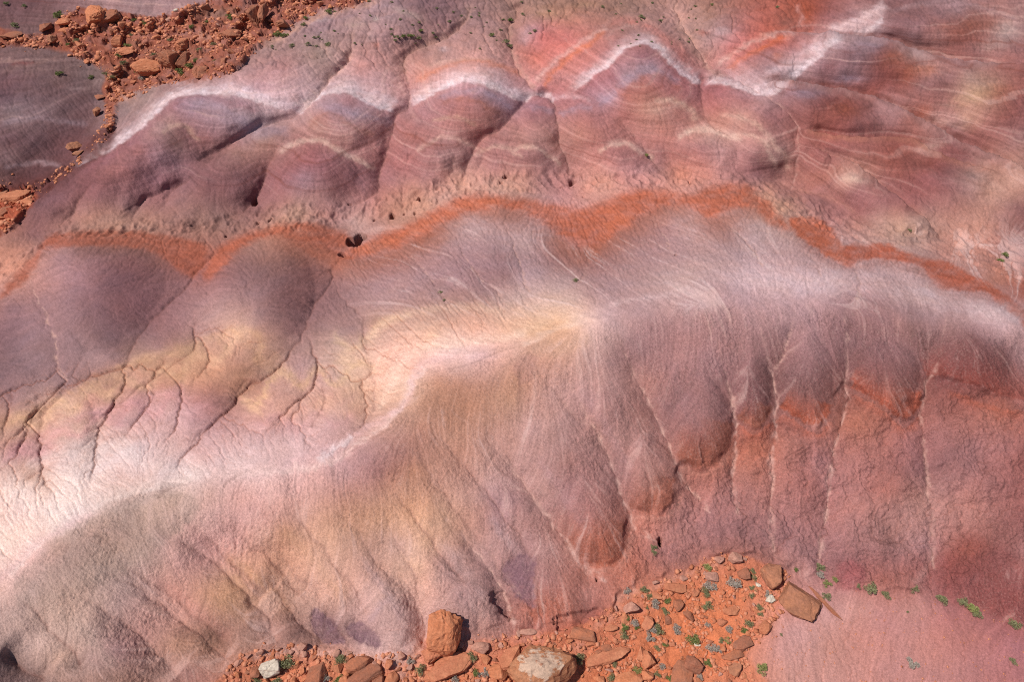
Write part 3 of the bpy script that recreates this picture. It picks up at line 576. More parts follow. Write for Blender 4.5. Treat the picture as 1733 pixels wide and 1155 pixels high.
tn = (cc[:, 1] < 90) & (cc[:, 0] > 430) & (cc[:, 0] < 1280); cc[tn, 2:] += [3, -3, 1]
def lin(c): c = np.clip(np.asarray(c, float) / 255, 0, 1); return np.where(c < .04045, c / 12.92, ((c + .055) / 1.055) ** 2.4)
CQ = cc[:, :2] / 200 * np.array([1, 1.25])
lk = lambda r: r
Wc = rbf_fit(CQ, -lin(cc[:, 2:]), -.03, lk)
cs = 8.; c_u = np.arange(-48, 1790, cs); c_v = np.arange(-40, 1201, cs)
CU, CV = np.meshgrid(c_u, c_v)
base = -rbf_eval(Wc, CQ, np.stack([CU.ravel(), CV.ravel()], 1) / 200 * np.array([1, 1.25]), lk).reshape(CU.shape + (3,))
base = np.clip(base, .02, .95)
# paint sheet at 2 px, finer marks of the beds laid over it
ps = 2.; p_u = np.arange(-48, 1786, ps); p_v = np.arange(-40, 1197, ps)
PU, PV = np.meshgrid(p_u, p_v)
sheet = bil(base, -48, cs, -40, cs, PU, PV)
B2 = fbm(PU / 34, PV / 16, 4, 511, .6) + .3; QU = PU + 7 * fbm(PU / 22, PV / 13, 3, 501); QV = PV + 4.5 * fbm(PU / 18, PV / 11, 3, 502); BR = .72 + .55 * fbm(PU / 14, PV / 5, 3, 503)
def mix(sl_, m, col):
    c = lin(col); sheet[sl_] = sheet[sl_] * (1 - m[..., None]) + c * m[..., None]
def box(C, marg):
    u0, v0 = C.min(0) - marg; u1, v1 = C.max(0) + marg
    return (slice(max(int((v0 + 40) / ps), 0), max(int((v1 + 40) / ps) + 1, 1)), slice(max(int((u0 + 48) / ps), 0), int((u1 + 48) / ps) + 1))
def stroke(s, col, wl, wr=None, a=1.0, taper=.08):
    """bed outcrop along a line: width to the left / right of travel (upper / lower side when drawn left to right)"""
    wr = wl if wr is None else wr
    C = catmull(pts(s), 6); b = box(C, 3 * max(wl, wr)); d, sd_, t = seg_dist(QU[b], -QV[b], C * [1, -1])
    wd = np.where(sd_ > 0, wl, wr); e = smooth(t / taper) * smooth((1 - t) / taper) if taper else 1
    mix(b, np.clip(a * np.exp(-(d / wd) ** 2) * e * (BR[b] if max(wl, wr) < 20 else 1), 0, 1), col)
def patch(s, col, f, a=1.0):
    C = catmull(pts(s), 4, True); C = np.vstack([C, C[:1]]); b = box(C, 2.5 * f + 8); u, v = QU[b], QV[b]
    d, _, _ = seg_dist(u, v, C); ins = np.zeros(u.shape, bool)
    for p, q in zip(C[:-1], C[1:]):
        c = (p[1] > v) != (q[1] > v); ins ^= c & (u < (q[0] - p[0]) * (v - p[1]) / (q[1] - p[1] + 1e-12) + p[0])
    mix(b, np.clip(a * smooth(.5 + np.where(ins, d, -d) / (2 * f)) * np.clip(.72 + .7 * B2[b], .5, 1.02), 0, 1), col)
def blob(u, v, ru, rv, col, a=.8, ang=0.):
    C = np.array([[u, v]]); b = box(C, 2.4 * max(ru, rv)); x = QU[b] - u; y = QV[b] - v; c, s = math.cos(R(ang)), math.sin(R(ang))
    mix(b, np.clip(a * BR[b] * np.exp(-(((x * c + y * s) / ru) ** 2 + ((-x * s + y * c) / rv) ** 2)), 0, 1), col)
# --- far hills: white, lavender, rust and cream beds; some right-hill blobs paint shade
W = (228, 208, 214); LAV = (160, 138, 154)
stroke("122,290 150,272 190,250 230,222 260,195 290,168 320,158 350,158 400,160 440,172 500,188", W, 12, 2.4, .95)
stroke("360,150 410,152 440,165 480,178 515,190", (215, 190, 200), 12, 5, .6)
stroke("128,300 200,255 250,215 290,180 330,165 370,168 420,180 440,192", (140, 92, 102), 6, 8, .6)
stroke("290,178 330,170 370,178 400,200 440,218 500,215", LAV, 6, 14, .6)
stroke("500,195 530,170 560,158 590,158 615,170 640,180 670,190", W, 15, 2.4, .95)
stroke("560,150 600,150 640,165 670,182", (222, 195, 200), 14, 6, .6)
stroke("545,185 570,178 600,190 640,200 670,205", LAV, 6, 9, .55)
stroke("520,215 545,195 570,195 600,215 640,230", (150, 98, 82), 5, 7, .5)
stroke("466,262 490,248 515,240 545,240 570,255 600,270 640,290", (215, 180, 168), 6, 3, .85)
stroke("692,182 720,165 750,150 780,138 810,138 840,150 870,165 905,165", W, 15, 2.6, .95)
stroke("700,140 740,118 780,103 810,102 850,112 890,130", (208, 125, 92), 5, 5, .55)
stroke("700,165 740,140 780,125 820,122 860,135", (222, 185, 185), 8, 6, .5)
stroke("720,112 760,103 800,98 830,102", (205, 165, 152), 3, 3, .5)
stroke("740,165 780,155 820,155 850,170 870,185", LAV, 5, 8, .6)
stroke("740,175 770,168 800,170 830,182 850,195", (158, 98, 82), 4, 7, .6)
stroke("730,205 760,198 780,200 810,215", (190, 150, 132), 3, 3, .6)
stroke("700,260 730,240 755,232 780,238 810,255", (212, 172, 162), 4.5, 2.6, .8)
stroke("800,262 830,250 860,252 885,268", (205, 165, 152), 4, 3, .7); stroke("868,255 895,248 925,262 955,282", (214, 175, 162), 4.5, 3, .8)
stroke("888,170 905,160 925,162 938,172", W, 5, 2.2, .8); stroke("938,170 960,162 980,165 1000,172", (215, 180, 185), 5, 3, .6)
stroke("895,185 915,182 940,190", LAV, 4, 5, .6); stroke("945,195 975,183 1005,180", LAV, 5, 6, .6)
stroke("965,160 1000,130 1040,100 1060,82 1090,73 1110,80 1140,110 1170,135 1185,142", W, 12, 2.4, .95)
stroke("950,165 1000,118 1040,90 1075,65 1100,62", (190, 145, 145), 6, 5, .5)
stroke("918,150 940,118 970,92 1000,72 1025,50", (212, 120, 85), 6, 5, .75, .05)
stroke("905,140 930,112 960,88 1000,60 1030,45", (228, 185, 178), 4, 4, .6, .05)
stroke("1030,40 1060,35 1100,48 1140,80 1160,105", (205, 125, 115), 8, 6, .5)
stroke("1045,150 1070,125 1095,115 1120,120 1150,140", LAV, 6, 11, .65)
stroke("1010,175 1030,165 1045,155", LAV, 8, 8, .6)
stroke("1050,165 1075,140 1100,128 1125,132 1160,158", (165, 98, 82), 4, 8, .5)
stroke("1105,170 1130,168 1160,178 1185,205", (212, 175, 158), 4, 7, .7)
stroke("1010,258 1035,246 1060,243 1085,258 1110,268", (214, 178, 165), 5, 3.2, .85)
stroke("1145,235 1170,222 1195,220 1230,230 1255,238", (220, 185, 172), 7, 4, .85)
stroke("1215,195 1250,198 1285,215 1310,245 1330,270 1332,290", (212, 172, 158), 4, 4, .7)
stroke("1235,230 1270,228 1295,240 1305,262 1315,290", (214, 178, 165), 4, 4, .7)
stroke("1187,141 1205,140 1230,142 1250,148 1290,158 1320,150 1350,125 1385,95 1410,72 1435,60", W, 15, 3, .95)
stroke("1290,130 1330,110 1370,85 1400,68", (225, 195, 200), 7, 7, .6)
stroke("1283,85 1310,70 1345,55 1380,52", (205, 105, 70), 5, 5, .6)
stroke("1283,60 1320,52 1350,52", (215, 150, 135), 3, 3, .6)
stroke("1210,115 1250,85 1290,65 1320,58", (225, 190, 180), 5, 3, .5)
stroke("1230,118 1270,90 1300,78", (208, 112, 75), 5, 5, .6)
stroke("1350,0 1365,20 1360,50", (175, 90, 65), 9, 9, .7, .3); stroke("1345,0 1355,25 1352,50", (215, 165, 160), 5, 4, .5, .3)
stroke("1400,48 1440,38 1475,20 1500,0", (228, 198, 200), 6, 12, .8, .1); stroke("1440,58 1465,52 1485,40 1495,30", W, 5, 5, .8)
blob(1365, 95, 22, 6, (160, 112, 115), .7, -8); blob(1340, 142, 14, 4, (165, 118, 118), .6)
for q in [(1365, 155, 28, 10, LAV, .7, 0), (1440, 132, 26, 7, LAV, .6, 0), (1470, 75, 38, 12, (150, 130, 145), .6, -5), (1430, 185, 30, 16, (140, 80, 62), .6, 0), (1530, 130, 20, 26, (130, 72, 60), .7, 20),  # last one paints the shade of a hill's lower-right side
          (1510, 95, 30, 14, (142, 80, 62), .6, -20), (1555, 92, 26, 10, (178, 145, 140), .7, 20), (1570, 118, 22, 10, (180, 110, 85), .6, 0), (1600, 50, 34, 18, (150, 88, 68), .5, 0),
          (1705, 48, 22, 14, (185, 160, 155), .6, 0), (1680, 75, 26, 10, (180, 150, 145), .6, -10), (1500, 178, 18, 18, (175, 132, 132), .6, 0), (1590, 205, 24, 7, (195, 155, 145), .8, 15),
          (1650, 160, 40, 12, (192, 155, 130), .7, -20), (1640, 200, 20, 20, (185, 142, 120), .6, 0), (1575, 248, 20, 5, (200, 160, 150), .8, -12), (1610, 265, 34, 12, (138, 92, 95), .5, 25),  # last one is hill-side shade put into the colour
          (1442, 304, 22, 6, (215, 180, 165), .85, 8), (1450, 328, 30, 14, (148, 98, 100), .6, 0), (1560, 275, 34, 14, (128, 74, 66), .6, 0), (1690, 155, 30, 12, (165, 98, 72), .4, 0),
          (1590, 60, 20, 14, (165, 130, 130), .5, 0), (1380, 300, 30, 12, (172, 115, 98), .4, 0), (400, 300, 36, 24, (122, 85, 88), .6, 20), (300, 245, 22, 14, (118, 88, 82), .6, 50),
          (515, 305, 22, 16, (160, 130, 140), .5, 0), (600, 290, 34, 18, (128, 88, 95), .5, 30), (210, 485, 60, 26, (108, 78, 85), .5, -20), (1300, 285, 26, 14, (118, 80, 82), .6, 20)]:
    blob(*q)
stroke("275,228 292,212 315,215 340,240", (185, 150, 132), 4, 4, .6)
stroke("0,285 60,275 110,280", (172, 145, 152), 4, 4, .6); stroke("0,205 60,200 150,212", (152, 130, 140), 5, 5, .5)
stroke("0,118 60,108 110,90", (152, 118, 112), 3, 3, .4); stroke("18,108 45,106 60,105", (125, 65, 62), 2.5, 2.5, .6); stroke("110,150 150,148 170,132", (165, 138, 138), 3, 3, .5)
# tan ground high up: pale washes and grey caps
for q in [(690, 22, 24, 6, (185, 165, 158), .7, 20), (636, 32, 5, 4, (205, 185, 180), .8, 0), (540, 35, 20, 4, (180, 160, 162), .7, -15), (730, 18, 60, 16, (120, 95, 95), .6, 0), (800, 25, 22, 12, (128, 105, 108), .5, 0),
          (635, 75, 7, 4, (205, 130, 112), .7, 30), (627, 60, 12, 14, (170, 145, 148), .5, 20), (752, 82, 10, 4, (190, 165, 170), .8, 0), (600, 40, 20, 10, (165, 142, 128), .5, 0), (700, 88, 20, 8, (150, 100, 100), .6, 0),
          (1225, 52, 12, 6, (170, 145, 145), .7, 0), (930, 22, 30, 10, (158, 125, 95), .5, 0), (990, 8, 26, 6, (150, 120, 95), .5, 0), (890, 60, 12, 14, (172, 148, 155), .6, 30), (1190, 55, 12, 4, (175, 90, 72), .7, 0)]:
    blob(*q)
for s, wd in [("600,40 588,100 560,128 542,150 505,188", 6), ("795,0 788,30 758,60 698,86 684,105 690,130", 6), ("865,0 872,20 862,45 868,90 890,130 908,152", 4),
              ("1140,0 1152,38 1172,75 1192,105 1205,122 1230,128", 6), ("560,15 500,50 455,78", 5)]:
    stroke(s, (190, 150, 138), wd, wd, .55)
# --- rubble grounds
patch("-30,40 60,60 100,32 150,12 260,28 340,5 500,-20 650,-25 600,12 540,18 490,48 430,85 400,118 330,135 280,140 230,158 200,170 192,215 184,222 178,180 172,150 176,122 130,95 60,78 -30,75", (150, 84, 64), 4, .9)
for q in [(300, 95, 46, 14, (135, 98, 80), .7, 0), (215, 75, 30, 10, (135, 98, 82), .6, 0), (205, 120, 26, 12, (128, 92, 78), .7, -30), (370, 22, 40, 9, (140, 112, 98), .7, 0), (450, 10, 26, 8, (130, 105, 95), .6, 0), (60, 66, 40, 6, (185, 130, 112), .6, 0),
          (350, 62, 26, 6, (200, 150, 130), .7, 0), (210, 165, 20, 8, (190, 135, 115), .7, 0), (170, 15, 8, 8, (200, 165, 165), .6, 0), (240, 65, 16, 8, (190, 130, 115), .6, 0)]:
    blob(*q)
stroke("440,78 480,60 530,30 580,18 650,0", (196, 150, 132), 5, 5, .7)
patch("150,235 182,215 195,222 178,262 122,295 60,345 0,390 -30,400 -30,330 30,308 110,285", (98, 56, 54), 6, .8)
patch("-30,330 20,322 52,322 62,335 40,365 0,395 -30,410", (172, 88, 62), 5, .9)
patch("395,1135 430,1105 520,1103 560,1108 640,1112 690,1112 720,1080 790,1085 880,1078 985,1062 1050,1020 1075,1000 1130,982 1180,955 1240,940 1300,955 1330,975 1330,1000 1320,1035 1290,1080 1262,1110 1245,1200 380,1200", (208, 124, 88), 5, .55)
stroke("420,1118 470,1102 560,1108 620,1112 690,1115 720,1085", (208, 168, 158), 5, 9, .75); stroke("668,1100 675,1130 690,1160", (210, 168, 158), 10, 10, .7, 0)
stroke("985,1075 1040,1040 1050,1012 1085,1000 1140,980 1195,958 1240,945", (205, 150, 132), 5, 8, .7)
for q in [(1080, 1030, 20, 10, (205, 150, 135), .5, 0), (1060, 1045, 10, 26, (205, 150, 132), .6, 20), (980, 1095, 14, 14, (212, 155, 140), .6, 0), (900, 1085, 24, 8, (205, 150, 140), .6, 0), (1290, 1040, 20, 24, (208, 145, 125), .6, 0), (800, 1095, 20, 8, (212, 165, 155), .6, 0)]:
    blob(*q)
stroke("1290,134 1350,141 1430,153 1500,172 1580,212 1640,247 1733,285", (182, 136, 132), 1.5, 9, .85); stroke("1283,52 1380,54 1440,63 1500,68 1560,86 1620,102 1733,108", (176, 142, 144), 1.5, 8, .8)  # bed edges of the right hills, contrast raised in place of missing shade
stroke("1352,217 1400,228 1450,232 1540,234 1600,264 1700,294", (176, 116, 98), 1.5, 8, .75); stroke("1283,130 1350,137 1430,149 1500,168 1580,207 1640,242", (118, 68, 62), 6, 1.5, .8); stroke("1380,50 1440,59 1500,64 1560,80 1620,97", (124, 76, 70), 6, 1.5, .8)  # more bed edges; dark upper strokes also stand in for crest shade
stroke("1400,8 1440,2 1500,-5", (150, 100, 100), 5, 5, .4); stroke("1500,20 1560,5 1620,2 1680,18 1733,34", (170, 138, 142), 3, 6, .5)
stroke("1365,235 1400,258 1440,273 1480,303 1530,343 1570,375", (178, 120, 108), 4, 1.5, .4); stroke("1340,322 1400,332 1450,362", (182, 130, 118), 3, 2, .4)
stroke("0,730 30,705 66,722 95,680 125,692 150,655 185,670 205,640 245,657 275,622 305,642 330,600 370,612 400,570 440,602", (226, 184, 150), 8, 8, .5)
stroke("0,708 40,682 70,696 100,660 130,668 160,634 190,648 215,622 250,636 285,602 312,618 345,580", (182, 134, 116), 3, 3, .5); stroke("0,752 32,728 68,744 100,704 135,712 160,678 195,692 215,660 255,678 285,645 312,664", (178, 128, 118), 3, 3, .5)
stroke("0,792 30,762 68,774 100,732 140,738 165,702 200,716 225,682 262,704 290,668 318,694", (212, 156, 158), 8, 7, .6); stroke("30,812 75,795 115,760 150,765 190,735 235,742 270,715 310,735", (190, 146, 136), 3, 4, .45)
stroke("400,660 430,690 455,650 480,628 510,655 540,625 570,650 610,615 640,640", (232, 190, 150), 8, 7, .6); stroke("380,690 420,712 450,690 480,668 520,690 545,660 580,684 615,655", (184, 136, 128), 3, 4, .5); stroke("430,725 470,705 505,725 540,700 575,722 605,695", (214, 162, 162), 6, 6, .5)
stroke("350,575 385,560 420,580 440,620", (186, 140, 118), 3, 3, .5); stroke("560,560 590,590 620,575 650,545 700,530", (236, 198, 164), 6, 6, .5); stroke("650,640 672,600 720,560 800,548 860,552", (200, 152, 134), 2.5, 2.5, .4)
patch("22,990 60,948 110,906 170,869 240,842 300,832 340,855 290,910 210,970 120,1010 40,1030", (176, 150, 140), 7, .55)
stroke("15,985 45,945 90,905 150,868 185,850 260,828 350,806", (238, 214, 208), 14, 3, .8)
stroke("350,808 450,800 540,792 590,765 640,728 680,690 700,645 740,615", (238, 204, 198), 9, 3.5, .7)
for q_, c_, w_ in [("300,880 380,950 450,1020", (192, 138, 134), 9), ("370,930 440,985 510,1050", (182, 138, 104), 9), ("240,960 330,1030 400,1090", (186, 132, 126), 10), ("330,1060 370,1085 410,1110", (128, 90, 80), 9),
                   ("420,950 470,1000 520,1055", (140, 100, 90), 6), ("470,880 540,960 590,1030", (194, 150, 122), 10), ("120,930 220,1000 300,1060", (190, 160, 150), 8), ("60,1000 150,1080 200,1140", (192, 164, 152), 10),
                   ("250,900 320,930 380,985", (198, 156, 148), 7), ("560,890 620,970 660,1040", (190, 146, 130), 8), ("600,930 650,1000 690,1060", (186, 156, 160), 9), ("640,900 700,980 730,1040", (196, 158, 148), 7),
                   ("730,900 790,970 830,1030", (188, 158, 158), 9), ("820,860 870,930 900,980", (192, 164, 168), 7), ("780,760 840,830 880,900", (196, 158, 150), 8), ("900,760 960,850 990,900", (172, 136, 142), 9),
                   ("980,660 1030,730 1070,810", (176, 140, 146), 9), ("1130,600 1160,680 1185,740", (158, 122, 126), 10), ("1060,900 1120,915 1190,890", (186, 130, 120), 8), ("620,1060 640,1030 660,1010", (172, 146, 156), 6)]:
    stroke(q_, c_, w_, w_, .4, .2)
for q in [(455, 612, 26, 22, (186, 142, 108), .4, 0), (430, 655, 22, 12, (140, 98, 78), .45, -30), (350, 668, 34, 16, (168, 122, 118), .45, 10), (400, 695, 40, 12, (178, 132, 128), .4, 0), (175, 652, 30, 8, (150, 112, 104), .5, -10),
          (300, 640, 20, 8, (168, 122, 92), .5, -40), (210, 690, 24, 8, (176, 126, 122), .4, -30), (45, 790, 30, 8, (190, 150, 136), .5, -20), (80, 830, 10, 16, (190, 156, 146), .5, 0), (250, 590, 20, 20, (158, 124, 124), .4, 0), (560, 600, 14, 30, (172, 140, 138), .4, 10)]:
    blob(*q)
# --- orange bed round the crest
OR = (182, 104, 81)
patch("0,505 22,470 60,428 80,403 110,394 200,390 300,402 352,418 345,440 330,470 300,455 260,428 200,418 130,418 75,425 50,468", (164, 92, 72), 6, .8)
patch("345,470 360,430 400,402 440,390 500,376 560,386 596,404 560,440 520,430 480,402 430,408 395,430 365,465", (176, 98, 75), 7, .85)
patch("560,440 590,420 640,396 685,382 735,355 790,328 840,330 885,336 935,344 970,352 1005,348 1040,330 1100,318 1140,324 1175,328 1205,316 1262,312 1290,335 1320,365 1335,390 1300,378 1275,355 1240,358 1200,372 1165,355 1135,350 1080,372 1030,408 1010,430 985,420 930,392 885,362 830,358 780,368 720,405 660,425 600,440 570,452", OR, 10, .95)
stroke("110,425 200,422 260,432 300,460", (112, 72, 68), 5, 12, .5); stroke("430,410 480,405 540,425 580,445 640,440 700,415 780,372 840,362 890,370 940,405 985,430 1030,412 1080,378 1140,352 1200,378 1270,358 1310,382", (160, 102, 86), 8, 30, .75); stroke("1340,400 1400,440 1440,455 1500,445 1560,462 1600,500 1660,500 1710,530", (150, 92, 80), 5, 9, .55)
patch("1335,372 1350,368 1385,370 1412,392 1428,420 1440,452 1410,440 1370,415 1345,395", (188, 102, 74), 5, .9)
patch("1425,418 1470,414 1510,416 1555,436 1600,442 1650,468 1700,498 1740,535 1740,560 1700,522 1660,492 1600,492 1560,455 1520,442 1460,440 1440,450", (178, 94, 70), 5, .9)
stroke("590,430 660,410 740,370 800,345 850,345", (205, 120, 88), 8, 8, .4); stroke("1010,400 1040,380 1060,370 1020,360", (208, 118, 86), 12, 12, .5)
# --- yellow and rose beds on the far side of the crest
stroke("620,590 650,545 720,525 800,520 860,530", (234, 196, 172), 7, 9, .5); stroke("360,580 400,560 440,575 430,620", (228, 180, 142), 8, 8, .5)
stroke("640,700 660,660 680,620 720,590 800,578 860,572 900,560", (246, 214, 196), 9, 6, .5)
stroke("450,800 520,775 580,745 640,715 690,680 700,640 730,610 800,605 860,602", (232, 190, 190), 6, 5, .6)
stroke("540,785 570,755 600,740", (245, 225, 228), 6, 6, .7); stroke("880,588 930,565 980,545", (238, 208, 194), 6, 3, .6)
stroke("0,720 60,700 120,670 180,640 240,610 320,590 370,565", (228, 182, 140), 9, 9, .35)
stroke("0,775 60,745 130,710 200,690 280,665 320,655", (214, 160, 165), 9, 9, .4)
stroke("200,760 260,790 320,800 360,800", (240, 218, 215), 12, 9, .4); stroke("40,790 100,770 160,760 220,750", (236, 212, 208), 8, 12, .5)
stroke("360,805 450,800 540,795", (236, 200, 196), 8, 5, .5); stroke("-20,1000 20,965 60,925 110,895 160,865", (226, 186, 186), 10, 5, .6)
stroke("1020,520 1080,505 1130,500 1170,480", (222, 190, 190), 4, 4, .6)
patch("905,580 940,562 985,560 1000,575 975,595 930,605 905,600", (200, 160, 142), 9, .6)
patch("880,650 870,620 890,600 910,605 900,640", (165, 122, 118), 6, .4)
for p_ in ["526,1040 540,1033 560,1050 582,1085 575,1093 550,1090 530,1068", "585,1058 605,1052 628,1062 640,1080 640,1097 612,1088 590,1075", "856,955 872,943 905,945 902,990 906,1030 880,1012 850,975"]:
    patch(p_, (126, 94, 106), 3, .8)
# --- bright salt on the crest, rust lips and purple of the lobes
for q in [(1290, 475, 70, 24, (222, 194, 198), .8, 5), (1400, 480, 70, 20, (222, 194, 198), .85, 0), (1560, 500, 60, 20, (218, 190, 192), .8, 10), (1680, 528, 60, 18, (220, 192, 194), .85, 10), (1150, 470, 60, 24, (206, 176, 172), .5, -10), (1480, 470, 40, 22, (210, 180, 182), .6, 10), (1170, 385, 30, 24, (205, 172, 172), .5, 40),
          (800, 385, 36, 20, (196, 172, 176), .6, 0), (905, 395, 30, 30, (190, 165, 170), .6, 40), (640, 420, 20, 10, (175, 120, 105), .4, 0), (1260, 375, 26, 16, (196, 165, 165), .5, 30),
          (970, 880, 20, 34, (160, 108, 98), .4, 0), (940, 650, 60, 40, (185, 148, 150), .4, 20), (880, 950, 18, 44, (130, 96, 106), .5, 10), (560, 1060, 16, 24, (124, 95, 104), .6, -20), (612, 1072, 24, 16, (124, 95, 102), .6, 20),
          (845, 1035, 12, 20, (128, 88, 92), .6, 0), (1315, 95, 10, 6, (205, 120, 85), .5, -20), (205, 905, 24, 22, (146, 118, 112), .5, 40), (120, 945, 40, 22, (158, 128, 122), .4, -35), (360, 1075, 24, 18, (132, 96, 82), .6, 0)]:
    blob(*q)
RUST = (154, 94, 80)
stroke("952,915 975,938 1010,950 1038,942 1050,920 1055,880", RUST, 30, 2, .92, .05); stroke("1062,862 1085,862 1115,865 1134,848 1138,805", RUST, 26, 2, .92, .05)
stroke("1145,778 1165,780 1190,790 1212,776 1230,748 1238,712", RUST, 30, 3, .92, .05); stroke("1246,705 1260,714 1276,722 1294,712 1308,690", RUST, 26, 3, .92, .05)
stroke("1318,685 1345,702 1380,718 1398,702 1404,682", (165, 88, 68), 26, 3, .92, .05); stroke("1436,655 1462,664 1500,688 1530,708 1550,692 1558,660", (160, 84, 66), 28, 3, .92, .05)
stroke("1568,640 1590,634 1640,645 1690,666 1740,678", (140, 70, 60), 34, 3, .6, .02)
stroke("1245,715 1275,738 1300,722 1330,706 1380,738 1410,710", (190, 105, 84), 2, 9, .6); stroke("1440,668 1500,702 1530,728 1560,700", (186, 104, 84), 2, 9, .6); stroke("1600,660 1680,690 1740,700", (178, 98, 78), 2, 10, .6)
stroke("945,912 975,950 1010,964 1046,956 1062,926 1064,876", (196, 142, 130), 1.5, 9, .6); stroke("1064,876 1085,874 1116,877 1142,856 1148,806", (194, 140, 128), 1.5, 8, .6); stroke("1145,790 1166,791 1190,803 1218,786 1240,752", (196, 136, 122), 1.5, 9, .6)
for q in [(1150, 690, 42, 44, (146, 106, 110), .55, 0), (1060, 800, 34, 44, (158, 118, 122), .4, -15), (980, 850, 30, 50, (158, 116, 120), .5, -20), (1275, 655, 20, 38, (134, 92, 94), .55, 0), (1365, 640, 32, 44, (138, 98, 98), .5, 0), (1495, 625, 44, 40, (132, 90, 92), .55, 0),
          (1630, 600, 48, 28, (130, 86, 86), .5, 5), (850, 860, 22, 40, (156, 118, 128), .5, -25), (690, 1040, 20, 36, (160, 124, 130), .4, -20), (780, 1000, 26, 44, (168, 134, 138), .4, -25), (1080, 600, 30, 20, (166, 126, 126), .4, 0)]:
    blob(*q)
patch("1412,992 1418,960 1440,950 1462,965 1460,995 1435,1000", (165, 95, 98), 5, .6); patch("1590,1010 1600,940 1640,905 1740,960 1740,1060 1650,1025", (142, 80, 76), 14, .5)
stroke("1580,925 1570,960 1545,990", (190, 145, 140), 8, 8, .5)

# ------------------------------------------------------------------ colour of every ground point: the beds fray along the fall line
wa = 1.0 - .6 * talus_m
dist_ = np.sqrt(X * X + Y * Y + (Z - CAMZ) ** 2); ks = 52 / dist_
su = 7 * ks * fbm(X / 2.2, Y / 2.2, 4, 301); sv = 6 * ks ** 2 * fbm(X / 2.2, Y / 2.2, 4, 302)
stx = np.gradient(U, axis=1) * fi; sty = np.gradient(V, axis=0) * fj
fr = (1.6 * F2 + .8 * F1) * (1 - .6 * near_m) * np.clip(wa, 0, 1) * np.clip(ks, 0, 1) ** 3
ue = U + su * wa + stx * fr * 1.7; ve = V + sv * wa + sty * fr * 1.7
ue = np.abs(ue + 44) - 44; ue = 1780 - np.abs(1780 - ue); ve = np.abs(ve + 34) - 34; ve = 1190 - np.abs(1190 - ve)   # beyond the survey the beds go on
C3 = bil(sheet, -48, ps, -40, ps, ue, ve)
lum = 1 + orange_m * (.05 * FC + .14 * fbm(X / 2, Y / 1.2, 4, 610)) + .025 * F5 * near_m + .030 * F1 * (1 - .7 * smooth((345 - V) / 40)) + .030 * F2 + .085 * grain * (.6 + .4 * near_m) + .05 * grain2 + .065 * FC * smooth((345 - V) / 40) * (1 - rock_m) + .075 * fbm(X / 1.2, Y / 1.2, 5, 311, .6) + .05 * fbm(X / 7, Y / 7, 3, 312)
veins = near_m * (1 - pink_m) + .9 * smooth((V - 360) / 60) * smooth((560 - V) / 60) * (1 - orange_m) * smooth((U - 560) / 150)
veins = np.clip(veins, 0, 1)
F3 = smooth((F2 - .55) / 1.6) * smooth(.45 + fbm(X / 4, Y / 4, 3, 314))
rv = smooth((rill - .40) / .25); rvb = smooth((blur(rill, 1) - .52) / .25)
C3 = C3 * lum[..., None]
def tint(m, col):
    global C3
    C3 = C3 * (1 - m[..., None]) + lin(col) * m[..., None]
hz_ = hill_m * smooth((345 - V) / 40) * (1 - tan_m)
zz = blur(Z, 4) + .25 * fbm(X / 4, Y / 4, 3, 601); sA = fbm(zz * 1.7, X / 60, 3, 602, .7); sB = perlin(zz * 4.5, X / 40 + 9, 605)
C3 = C3 * (1 + (hz_ * (.20 * sA + .08 * sB))[..., None] * np.array([.8, 1.1, 1.1]))
tint((.26 + .16 * fbm(X / 5, Y / 5, 3, 620)) * hz_ * smooth((sA + .4 * sB - .28) / .28), (210, 168, 160)); tint(.42 * hz_ * smooth((-sA - .35) / .3), (130, 76, 66))
tint(np.clip(.40 * veins * F3 + .35 * veins * rvb, 0, .6), (212, 178, 172)); tint(.42 * np.clip(veins - near_m, 0, 1) * smooth((F5 - .5) / 1.0), (226, 200, 198)); tint(.22 * np.clip(veins - near_m, 0, 1) * smooth((-F5 - .8) / 1.0), (140, 104, 104))
tint(.22 * tan_m * rvb, (196, 150, 134)); tint(.35 * pink_m * rv * (1 - rvb), (120, 74, 68)); tint((.32 * flat_m) * rv, (160, 104, 92))
tint(np.clip(.85 * pale * (.5 + .5 * smooth(.5 + fbm(X / .4, Y / .4, 3, 320))), 0, .8), (214, 172, 162))
tint(np.clip(.62 * rill_m * rv + .4 * rline + .1 * rill_m * rline2, 0, .7), (158, 102, 86))
nf = near_m * (1 - .7 * pink_m)
tint(np.clip(.30 * nf * smooth((F5 - .9) / 1.2) * smooth(.6 + 1.2 * fbm(X / 5, Y / 5, 3, 404)), 0, .5), (216, 182, 172)); tint(.24 * nf * smooth((-F5 - 1.0) / 1.0), (124, 88, 82))
tint(.25 * orange_m * rv, (128, 68, 52))
tint(.16 * veins * rline2 * smooth(.5 + 1.5 * fbm(X / 3, Y / 3, 3, 402)), (222, 190, 184))
tint(np.clip(.5 * crack * (.4 + .6 * smooth(.5 + fbm(X / .6, Y / .6, 3, 321))), 0, .5), (116, 74, 68))
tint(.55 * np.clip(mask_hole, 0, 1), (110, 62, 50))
tint(.32 * speck, (112, 72, 72)); tint(.13 * near_m * (1 - .6 * pink_m) * smooth((perlin(X / .12, Y / .12, 641) - .3) / .3), (216, 186, 176))
hue = fbm(X / 3, Y / 3, 4, 330)[..., None]
C3 = C3 * (1 + hue * np.array([.05, -.01, -.07]))
C3 = np.clip(C3 * KALB, .01, .92)

